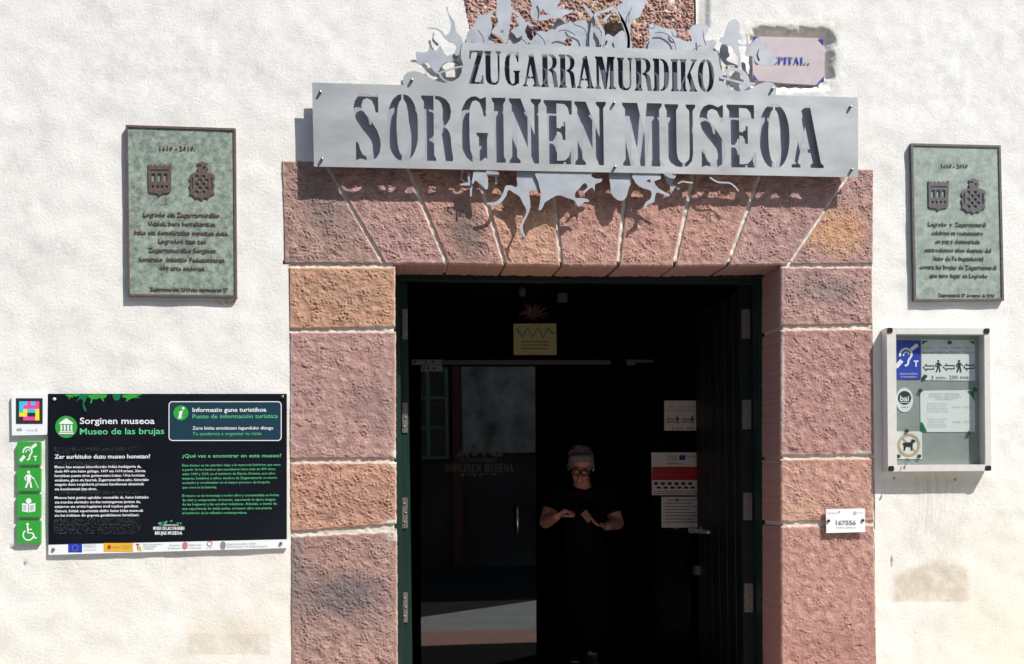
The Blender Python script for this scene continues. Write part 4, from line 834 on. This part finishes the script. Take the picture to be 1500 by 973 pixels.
for a, b in ((453,497),(590,634),(729,774),(868,912)): hinge(589.3, 597.2, a, b, .379, ll)
for a, b in ((453,496),(586,629),(722,762),(855,897)): hinge(1086.5+(a-453)*.01, 1099+(a-453)*.01, a, b, .379, rl)
g = Geo(); g.box(wx(1086,.383), wx(1101,.383), .384, .42, FZ+.01, zt+.02); g.build('stile', m_plank_shade, rl)
# lever handle and latch of the right leaf
hz = at(1040, 778, 1.3).z; g = Geo()
g.tube([(xrl-.0,1.40,hz),(xrl-.055,1.40,hz)], .012, 10); g.tube([(xrl-.055,1.44,hz),(xrl-.055,1.40,hz),(xrl-.055,1.30,hz),(xrl-.05,1.08,hz+.004)], [.018,.017,.015,.012], 10); g.sphere((xrl-.055,1.45,hz), .027, 14); g.sphere((xrl-.055,1.37,hz), .018, 12)
g.tube([(xrl-.0,1.40,hz),(xrl-.010,1.40,hz)], .026, 14); g.build('door_handle', mat('polished nickel', (.85,.84,.82), .3, .8), rl, True)
g = Geo(); z_ = at(1012, 835, 1.5).z; g.box(xrl-.04, xrl, 1.44, 1.50, z_-.03, z_+.03); g.build('latch', m_hinge, rl)

# ------------------------------------------------------------------ inner glass screen
YG = 1.55
def pl(u, v, Y=YG): return at(u, v, Y)
gd = thing('glass_door', tuple(pl(695, 990)), 'closed frameless glass door leaf with etched museum emblem left of the person', 'door')
g = Geo(); g.plate([[(616.5,537),(784,537),(786,985),(617,985)]], YG, .01); g.build('glass_pane', m_glass2, gd)
g = Geo(); g.plate([[(603,527),(648,527),(648,534.4),(603,534.4)]], YG-.01, .03).plate([[(617,535),(648,535),(648,544),(617,544)]], YG-.01, .03)
g.build('patch_hinge', m_hinge, gd)
for a, b in ((608,530.5),(624,530.5),(635,530.5),(621,540),(627,540),(636,540)):
    p = pl(a, b, YG-.01); q = Geo(); q.tube([p, p+Vector((0,-.004,0))], .008, 8); q.build('screw', m_black, gd, True)
g = Geo(); p = pl(757.5,735,YG-.05); q = pl(758.5,787,YG-.05); g.tube([p,q], .011, 10)
for r in (.1,.9): c_ = p.lerp(q, r); g.tube([c_, c_+Vector((0,.06,0))], .007, 8)
g.build('pull_handle', mat('brushed handle steel', (.6,.6,.6), .25, 1), gd, True)
m_etch = mat('etched film', (.085, .085, .08), .8)
g = Geo(); Ye = YG-.003
x_ = 651
for ch, w_ in zip('SORGINEN MUSEOA', [7.2,7.8,7.8,7.4,4,8,7,8,4,9.6,7.4,6.6,7,7.4,8]):
    if ch != ' ': g.flat(glyph(ch, x_, x_+w_*.86, 679.5, 691.5, 0, 0), Ye)
    x_ += w_*.95
x_ = 675
for ch in 'ZUGARRAMURDIKO': g.flat(glyph(ch, x_, x_+3.1, 671, 676.5, 0, 0), Ye); x_ += 3.7
rnd = random.Random(8)
for k in range(46):
    a = 668+rnd.random()*66; hgt = 18*(1-abs(a-700)/38)*rnd.random(); b = 668-max(0, hgt)
    g.flat([[(a,b),(a+1.5+rnd.random()*2.5,b-2-rnd.random()*2),(a+3.5,b+1),(a+1.2,b+2.5+rnd.random()*2)]], Ye-.0002*(k % 5))
for k in range(18):
    a = 672+rnd.random()*56; g.flat([[(a,693.5),(a+3,693.5),(a+1.5+rnd.random(),696+rnd.random()*4)]], Ye-.0002*(k % 5))
g.build('etched_emblem', m_etch, gd)
# overhead door rail, side light with posted sheets
rail = thing('overhead_rail', tuple(pl(800, 530)), 'thin grey metal rail over the glass doors', 'rail')
g = Geo(); g.plate([[(649,527.5),(895,527.5),(895,534),(649,534)]], YG-.006, .02); g.build('rail_bar', mat('dull rail metal', (.10,.10,.10), .5, .5), rail)
g = Geo(); g.plate([[(918,527),(957,527),(957,531),(931,531),(931,535),(918,535)]], YG-.01, .03); g.build('patch_hinge', m_bolt, rail)
sg_ = thing('glass_side_panel', tuple(pl(1030, 990)), 'fixed glass side panel behind the open right door leaf', 'glass panel')
g = Geo(); g.plate([[(948,537),(1100,537),(1100,985),(950,985)]], YG+.03, .01); g.build('glass_pane', m_glass, sg_)
YS = YG+.026
def sheet(name, quad, lb):
    t = thing(name, tuple(at(sum(q[0] for q in quad)/4, quad[2][1], YS)), lb, 'notice'); g = Geo(); g.plate([quad], YS, .002); g.build('sheet', m_paper, t); return t
Y_ = YS-.0012
t = sheet('directions_notice', [(973,587),(1036,587),(1037,631),(973,631)], 'arrow directions sheet on the glass behind the open right door leaf')
g = Geo(); walker(g, 992, 615, 13, Y_, 0, False); walker(g, 1014, 615, 13, Y_, 0, False); arrow(g, 975, 988, 616, 9, Y_, 0); arrow(g, 998, 1011, 616, 9, Y_, 0); text(g, '3 min- 200 mts', 984, 1030, 629.5, 4.5, Y_, 0)
for s, a, b, v in (('Lezeko',978,990,597),('Cueva',993,1003,597),('Grotte',1006,1018,597),('Sarrerak',976,991,602.5),('Billetes',993,1005,602.5),('Billets',1007,1018,602.5)): smalltext(g, s, a, b, v, 2.8, Y_, 1)
g.build('printed_graphics', [m_ink, m_grey], t)
t = sheet('funding_notice', [(954,663),(1040,663),(1041,725.5),(955,725.5)], 'white poster with wide dark red band on the glass behind the right door leaf')
g = Geo(); g.flat([rect(955,684,1041,703.5)], Y_, 0); g.flat([rect(995,667,1004,674)], Y_, 1)
for s, a, b, v in (('Interreg',977,991,669.5),('POCTEFA',977,991,674),('AKERRA 2.0',977,998,680.5),('Unión Europea',1006,1020,670)): smalltext(g, s, a, b, v, 2.8, Y_, 2)
for k in range(6): pf(g, rect(958+k*10,706.5,964+k*10,710.5), Y_, 2); pf(g, rect(962+k*10,713,968+k*10,716), Y_, 2)
for v in (719.5, 722.5): pf(g, rect(958,v,1035,v+1), Y_, 3)
g.build('printed_graphics', [m_red, m_eu, m_ink, m_grey], t)
t = sheet('text_notice', [(969,728),(1036,728),(1037,773),(969,773)], 'lowest typed sheet on the glass, beneath the red banded poster')
g = Geo()
for k in range(8): pf(g, rect(974 if k else 978, 732+k*4.6, 1030-((k*37) % 23), 733.4+k*4.6), Y_, 0)
pf(g, rect(990,731,994,734.5), Y_, 1); g.build('printed_graphics', [m_grey, m_ink], t)
# decoration hanging over the doors
t = thing('yellow_notice', tuple(at(784, 520, YG-.1)), 'pale yellow notice hanging above the glass doors', 'notice')
g = Geo(); g.plate([[(752,474.5),(815,474),(815.5,520),(752.5,520)]], YG-.1, .003); g.build('sheet', mat('pale yellow card', (.40,.38,.19), .8, noise=.1, scale=20), t)
g = Geo(); m_ol = mat('olive print', (.15,.17,.07), .7)
pf(g, stroke([(757,481),(765,494),(773,481),(780,494),(788,480),(796,494),(803,481),(811,490)], 3), YG-.101); 
for v in (500,505,510): pf(g, rect(764,v,804,v+1.6), YG-.101)
g.build('printed_graphics', m_ol, t)
t = thing('dried_thistle', tuple(at(783, 460, YG-.1)), 'dried brown sun thistle hung above the yellow notice', 'dried flower')
g = Geo(); c_ = at(781, 461, YG-.12); rnd = random.Random(2)
for k in range(64):
    a = rnd.random()*2*math.pi; L_ = .045+rnd.random()*.07; d = Vector((math.cos(a), -.25-rnd.random()*.35, math.sin(a)*.72+.12))
    g.tube([c_+d*.02, c_+d*L_*.6, c_+d*L_+Vector((0,0,-.012))], [.004,.0025,.0006], 4)
g.build('leaves', mat('dry thistle leaf', (.13,.07,.045), .8), t)
g = Geo(); g.sphere(c_, (.032,.022,.030), 12); g.build('flower_head', mat('thistle core', (.10,.035,.02), .9), t)
t = thing('smoke_detector', tuple(at(824, 437, 2.6)), 'small pale square box mounted high in the dark hall', 'detector')
g = Geo(); g.plate([rrect(817.5,429,831,442.5,1.5,3)], 2.6, .05); g.build('housing', mat('grey plastic', (.22,.22,.2), .6), t)
t = thing('hall_lamp', tuple(at(765, 437, 2.4)), 'unlit pale bulb lamp hanging in the dark hall', 'lamp')
g = Geo(); g.sphere(at(765,427,2.4), (.03,.03,.045), 12); g.build('bulb', mat('frosted bulb', (.2,.19,.17), .4), t, True)
g = Geo(); p = at(765,421,2.4); g.tube([p, p+Vector((0,0,.3))], .006, 6); g.build('cord', m_black, t)

# ------------------------------------------------------------------ hall (dark room)
def struct(name, g, m, **k): o = g.build(name, m); tag(o, kind='structure'); return o
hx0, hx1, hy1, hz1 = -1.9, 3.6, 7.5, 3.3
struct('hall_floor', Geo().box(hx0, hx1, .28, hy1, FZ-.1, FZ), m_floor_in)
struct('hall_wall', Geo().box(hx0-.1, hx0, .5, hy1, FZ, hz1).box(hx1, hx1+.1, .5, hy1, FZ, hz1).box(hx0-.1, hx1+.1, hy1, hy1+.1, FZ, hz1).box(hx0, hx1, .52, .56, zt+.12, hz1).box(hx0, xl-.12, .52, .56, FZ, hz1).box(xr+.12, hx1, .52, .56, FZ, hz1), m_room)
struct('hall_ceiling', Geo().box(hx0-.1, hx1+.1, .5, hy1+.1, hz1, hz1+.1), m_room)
# ------------------------------------------------------------------ street outside
struct('ground', Geo().box(-60, 60, -60, .3, -.3, -.1), m_ground)
_a = at(604, 700, 6.09); _b = at(783, 700, 7.41); _sl = (-4.31+2.99)/(_b.x-_a.x); _y = lambda x: max(-8.5, min(-1.6, -2.99+_sl*(x-_a.x)))  # paving edge slanted to imitate the edge of the roof shadow
_xs = [-60, _a.x-1.2, _a.x+3.2, 60]; _n = len(_xs)
_q = [(x, _y(x), z) for z in (-.1, 0) for x in _xs]+[(x, .3, z) for z in (-.1, 0) for x in _xs]
_f = [(_n+i, _n+i+1, 3*_n+i+1, 3*_n+i) for i in range(_n-1)]+[(i, i+1, _n+i+1, _n+i) for i in range(_n-1)]
struct('shadow_cut_pavement', Geo().add(_q, _f), m_ground)
struct('road', Geo().box(-60, 60, -9.7, .2, -.1, -.02), mat('shade dark asphalt', (.04,.04,.04), 1, spec=.05, noise=.3, scale=4, bump=.5, bscale=120))  # dark road colour also carries the shade beyond the paving
dm = at(862, 700).x
struct('doorstep', Geo().box(dm-1.6, dm+1.6, -1.15, .28, .001, .12).box(dm-1.25, dm+1.25, -.45, .275, .12, FZ-.004), m_step)
# house across the street (seen only as reflection in the glass)
oh = thing('opposite_house', (1.5, -9.6, 0), 'weathered plaster house with green shutters across the street, reflected in the glass door', 'house')
OY = 2*YG+9.6
ox = lambda u: at(u, 700, OY).x
oz = lambda v: at(700, v, OY).z
m_opp = mat('patchy old plaster', (.36,.36,.33), .9, noise=.95, scale=1.9, bump=.4, bscale=60)
m_opd = mat('dark stone masonry', (.055,.05,.046), .9, noise=.9, scale=1.6, bump=.4, bscale=60)
Geo().box(-12, 14, -10.4, -9.7, -.3, 9.2).build('wall', m_opd, oh)
Geo().box(ox(678), ox(800), -9.7, -9.6, oz(664), oz(380)).build('plaster_facing', m_opp, oh)
Geo().box(ox(800)+.6, 13, -9.7, -9.6, oz(640), oz(380)).build('plaster_facing', m_opp, oh)
Geo().box(-12.5, 14.5, -10.8, -9.3, 9.2, 9.45).build('roof', mat('roof tiles', (.3,.14,.09), .8), oh)
for i, (x_, z_, w_, h_) in enumerate(((ox(598), oz(672), ox(658)-ox(598), oz(540)-oz(672)), (3.4, 2.2, 1.1, 1.7), (6.2, 2.2, 1.1, 1.7), (-4.6, 2.2, 1.1, 1.7), (-1.1, 5.6, 1.1, 1.7), (3.4, 5.6, 1.1, 1.7))):
    q = Geo(); x1_ = x_+w_
    for a, b in ((x_, x_+.06), (x1_-.06, x1_), ((x_+x1_)/2-.035, (x_+x1_)/2+.035)): q.box(a, b, -9.6, -9.54, z_, z_+h_)
    for z2 in (z_, z_+h_*.33, z_+h_*.66, z_+h_-.06): q.box(x_+.06, x1_-.06, -9.6, -9.55, z2, z2+.05)
    o = q.build('window', mat('pale green shutters', (.10,.18,.14), .5) if i == 0 else m_frame, oh); q = Geo(); q.box(x_+.01, x1_-.01, -9.598, -9.57, z_+.01, z_+h_-.01); q.build('pane', m_black, o)
Geo().box(ox(664), ox(677), -9.7, -9.58, 0, oz(400)).build('quoin', mat('reddish quoin stone', (.12,.045,.03), .9, noise=.5, scale=6), oh)

# ------------------------------------------------------------------ person
def cap(g, a, b, ra, rb, n=10):
    a, b = Vector(a), Vector(b); k = 5; pts = []; R = []
    d = (b-a); L_ = d.length or 1e-6; d /= L_
    for i in range(k): t_ = math.sin(math.pi/2*(i/k)); pts.append(a-d*ra*(1-0)*math.cos(math.pi/2*(i/k))); R.append(max(ra*math.sin(math.pi/2*(i/k)), .0008))
    pts.append(a); R.append(ra); pts.append(b); R.append(rb)
    for i in range(1, k): pts.append(b+d*rb*math.sin(math.pi/2*i/k)); R.append(max(rb*math.cos(math.pi/2*i/k), .0008))
    pts.append(b+d*rb); R.append(.0008)
    g.tube(pts, R, n)
def voxel(g, name, m, parent, vox, it=3, push=None):
    me = bpy.data.meshes.new('t'); me.from_pydata([tuple(p) for p in g.v], [], g.f); me.update()
    ob = bpy.data.objects.new('t', me); col.objects.link(ob)
    r = ob.modifiers.new('r', 'REMESH'); r.mode = 'VOXEL'; r.voxel_size = vox
    s_ = ob.modifiers.new('s', 'SMOOTH'); s_.iterations = it; s_.factor = .5
    dg = bpy.context.evaluated_depsgraph_get(); ev = ob.evaluated_get(dg); m2 = ev.to_mesh()
    v = [tuple(x.co) for x in m2.vertices]; f = [tuple(p.vertices) for p in m2.polygons]
    ev.to_mesh_clear(); bpy.data.objects.remove(ob); bpy.data.meshes.remove(me)
    return mk(name, v, f, m, parent, True)
PY = 1.80
K = lambda u, v, y=0: at(u, v, PY+y)
per = thing('person', tuple(at(858, 975, PY)), 'grey haired person in black glasses and clothes looking down at a phone', 'person')
m_skin = mat('skin', (.72,.37,.28), .5, noise=.08, scale=60); m_cloth = mat('black cotton', (.006,.006,.007), .95, spec=.1, noise=.2, scale=60, bump=.4, bscale=90, bdist=.006)
m_hair = mat('short grey hair', (.36,.35,.34), .6, noise=.5, scale=90, bump=1, bscale=220, bdist=.01)
b = Geo()
hc = K(851, 681.5, -.06)
HS = 1.13
import mathutils
_rx = mathutils.Matrix.Rotation(-.22, 3, 'Z') @ mathutils.Matrix.Rotation(.36, 3, 'X') @ mathutils.Matrix.Rotation(.06, 3, 'Y')        # head bowed forward
HP = lambda x, y, z: hc+_rx@(Vector((x, y, z))*HS)
def hs(g, x, y, z, r, n=12): g.sphere(HP(x, y, z), tuple(k*HS for k in r), n)
hs(b, 0,.02,.015, (.071,.088,.088), 20)
hs(b, -.002,-.032,-.042, (.055,.058,.062), 18)
hs(b, -.003,-.058,-.088, (.027,.026,.022))
cap(b, HP(-.002,-.088,-.020), HP(-.002,-.108,-.046), .009, .0145)
for s_ in (-1, 1):
    hs(b, .076*s_,.02,-.018, (.010,.019,.030), 10)
    hs(b, .030*s_,-.076,-.004, (.022,.014,.009), 10)
    hs(b, .033*s_,-.066,-.042, (.022,.02,.02), 10)
    hs(b, .010*s_,-.100,-.050, (.008,.008,.007), 8)
hs(b, 0,-.088,-.070, (.021,.010,.006), 10); hs(b, 0,-.083,-.080, (.018,.010,.006), 10)
cap(b, HP(0,.03,-.05), K(853,716,.03), .056, .062)
cap(b, K(853,718,.03), K(853,745,.03), .075, .09)
# shoulders/arms
ls, le, lw = K(814,722,.03), K(800,764,.0), K(815,757,-.16)
rs, re, rw = K(889,721,.03), K(904,766,.02), K(889,771,-.14)
b.sphere(K(853,745,.03), (.13,.08,.09), 16)
for s0, e0, w0 in ((ls, le, lw), (rs, re, rw)):
    cap(b, K(853,728,.03), s0, .055, .05); cap(b, s0, e0, .060, .050); cap(b, e0, w0, .050, .031)
def hand(g, w0, dirv, nrm, curl, thumb_side, spread=.9, sc=1.0):
    dirv = Vector(dirv).normalized(); nrm = Vector(nrm).normalized(); sd = dirv.cross(nrm).normalized()
    pc = w0+dirv*.045*sc
    for k in (-1.2, -.4, .4, 1.2): cap(g, w0+dirv*.008+sd*k*.008, w0+dirv*.082*sc+sd*k*.0185*spread, .015, .0115, 8)
    for k, L_ in zip((-1.2, -.4, .4, 1.2), (.060,.070,.066,.050)):
        p = w0+dirv*.085*sc+sd*k*.0195*spread; d = dirv.copy(); r = .0095; cc_ = curl[int(round((k+1.2)/.8))]
        for j in range(3):
            d = (d+nrm*cc_).normalized(); q = p+d*L_*(.45,.32,.25)[j]*sc; cap(g, p, q, r, r*.9, 8); p = q; r *= .9
    p = w0+dirv*.025+sd*thumb_side*.022; d = (dirv*.6+sd*thumb_side*.9+nrm*.35).normalized()
    for j, l_ in enumerate((.038,.032,.026)):
        q = p+d*l_; cap(g, p, q, .0125-.0015*j, .0112-.0015*j, 8); p = q; d = (d+dirv*.35+nrm*.25-sd*thumb_side*.15).normalized()
hand(b, lw, (.62,-.30,.40), (.45,-.45,-.75), (2.2,2.1,1.1,2.2), 1, 1.05, 1.0)
hand(b, rw, (-.84,-.25,.30), (.25,-.45,.85), (.34,.36,.38,.42), -1, 1.05, 1.12)
# lower legs for skin at ankles
fa, fb = K(866,955,-.12), K(838,962,.18)
cap(b, K(864,900,-.02), fa, .045, .030); cap(b, K(838,900,.1), fb, .045, .030)
cap(b, K(853,745,.03), K(862,800,.02), .12, .12); cap(b, K(862,800,.02), K(864,900,-.02), .08, .045); cap(b, K(848,800,.04), K(838,900,.1), .08, .045)
voxel(b, 'body', m_skin, per, .0052, 3)
h_ = Geo(); hs(h_, 0,.036,.030, (.080,.090,.090), 20); hs(h_, -.018,-.044,.064, (.055,.040,.028), 14); hs(h_, .028,-.038,.062, (.045,.038,.030), 14)
for s_ in (-1, 1): hs(h_, .066*s_,.006,.012, (.016,.030,.040), 10)
rnd = random.Random(5)
for k in range(150):
    a = rnd.random()*2*math.pi; q = rnd.random()*1.5; d = Vector((math.cos(a)*math.sin(q), math.sin(a)*math.sin(q)*.9, math.cos(q)))
    cap(h_, HP(d.x*.078,.028+d.y*.088,.030+d.z*.088), HP(d.x*.087-.012,.018+d.y*.098,.026+d.z*.098), .007, .003, 5)
voxel(h_, 'hair', m_hair, per, .0055, 1)
g_ = Geo(); m_gl = mat('black acetate', (.008,.008,.008), .25)
for s_ in (-1, 1):
    P_ = [HP(.031*s_+.0275*abs(math.cos(t_))**.7*math.copysign(1, math.cos(t_)), -.101, -.016+.018*abs(math.sin(t_))**.7*math.copysign(1, math.sin(t_))) for t_ in [2*math.pi*i/16 for i in range(17)]]
    g_.tube(P_, .0046, 6, cap=False); g_.tube([HP(.057*s_,-.098,-.008), HP(.076*s_,-.04,.0), HP(.080*s_,.02,-.006)], .0035, 5)
g_.tube([HP(-.006,-.103,-.008), HP(0,-.106,-.006), HP(.006,-.103,-.008)], .0038, 6); g_.build('glasses', m_gl, per, True)
s2 = Geo(); s2.sphere(K(853,750,.03), (.165,.105,.14), 18); cap(s2, K(853,750,.03), K(856,800,.03), .135, .15, 16); s2.sphere(K(853,775,.0), (.135,.115,.10), 16); s2.sphere(K(857,800,.03), (.17,.13,.10), 16)
cap(s2, K(838,722,.04), ls, .058, .064, 12); cap(s2, K(869,721,.04), rs, .058, .064, 12); cap(s2, K(842,728,.0), K(866,728,.0), .07, .07, 12)
cap(s2, ls, ls.lerp(le,.42), .066, .064, 12); cap(s2, rs, rs.lerp(re,.5), .066, .064, 12)
voxel(s2, 'shirt', mat('black lace shirt', (.009,.008,.009), .9, spec=.15, noise=.5, scale=70, bump=.8, bscale=120, bdist=.006), per, .008, 3)
t2 = Geo(); t2.sphere(K(857,812,.03), (.165,.125,.11), 16); cap(t2, K(870,815,.0), K(872,940,-.05), .105, .125, 16); cap(t2, K(844,815,.04), K(838,945,.1), .105, .12, 16); cap(t2, K(857,815,.03), K(856,900,.03), .12, .13, 16)
voxel(t2, 'trousers', m_cloth, per, .010, 4)
m_sn = mat('dark canvas shoe', (.03,.03,.035), .7); m_lace = mat('white laces', (.6,.6,.62), .7)
for (f0, dy) in ((fa, 0), (fb, 0)):
    z0 = FZ; q = Geo(); q.sphere((f0.x,f0.y-.04,z0+.055), (.042,.10,.045), 14); q.sphere((f0.x+.005,f0.y-.11,z0+.035), (.046,.07,.034), 14); q.sphere((f0.x,f0.y+.02,z0+.05), (.038,.05,.05), 12)
    sh = voxel(q, 'shoe', m_sn, per, .006, 2)
    q = Geo()
    for k in range(5):
        zz = z0+.100-.012*k; yy = f0.y-.07-.018*k; q.tube([(f0.x-.024,yy+.004,zz-.010),(f0.x,yy-.008,zz+.003),(f0.x+.024,yy+.004,zz-.010)], .0035, 5); q.tube([(f0.x-.022,yy,zz-.008),(f0.x+.022,yy-.018,zz-.012)], .003, 5)
    for s_ in (-1, 1): q.tube([(f0.x,f0.y-.07,z0+.104),(f0.x+.02*s_,f0.y-.085,z0+.115),(f0.x+.034*s_,f0.y-.085,z0+.095),(f0.x+.012*s_,f0.y-.08,z0+.10)], .003, 5)
    q.build('laces', m_lace, sh, True)
    q = Geo(); q.sphere((f0.x+.002,f0.y-.05,z0+.012), (.052,.135,.014), 16); q.build('sole', m_lace, sh, True)
ph = thing('phone', tuple(K(873,766,-.24)), 'dark smartphone held in the left hand of the person in the doorway', 'phone')
c0 = rw+Vector((-.105, -.050, .062))
FB = [(0,1,3,2),(4,6,7,5),(0,4,5,1),(2,3,7,6),(0,2,6,4),(1,5,7,3)]
def pbox(c, ax, ay, hx, hy, hz, off=0):
    ax = Vector(ax).normalized(); ay = Vector(ay); ay = (ay-ax*ay.dot(ax)).normalized(); nm = ax.cross(ay)
    return [c+ax*(p*hx)+ay*(q*hy)+nm*(r*hz+off) for p in (-1, 1) for q in (-1, 1) for r in (-1, 1)]
AX, AY = (.78, .1, -.60), (.45, .55, .60)
mk('flip_cover', pbox(c0+Vector((-.045,0,.012)), (.62,-.1,-.75), (.6,.5,.6), .040, .030, .002), FB, mat('rose phone cover', (.62,.30,.27), .5), ph)
mk('case', pbox(c0+Vector((.030,.006,.0)), AX, AY, .055, .036, .005), FB, m_black, ph)
mk('screen', pbox(c0+Vector((.030,.006,.0)), AX, AY, .051, .033, .0006, .0058), FB, mat('dark phone glass', (.01,.01,.012), .08), ph)
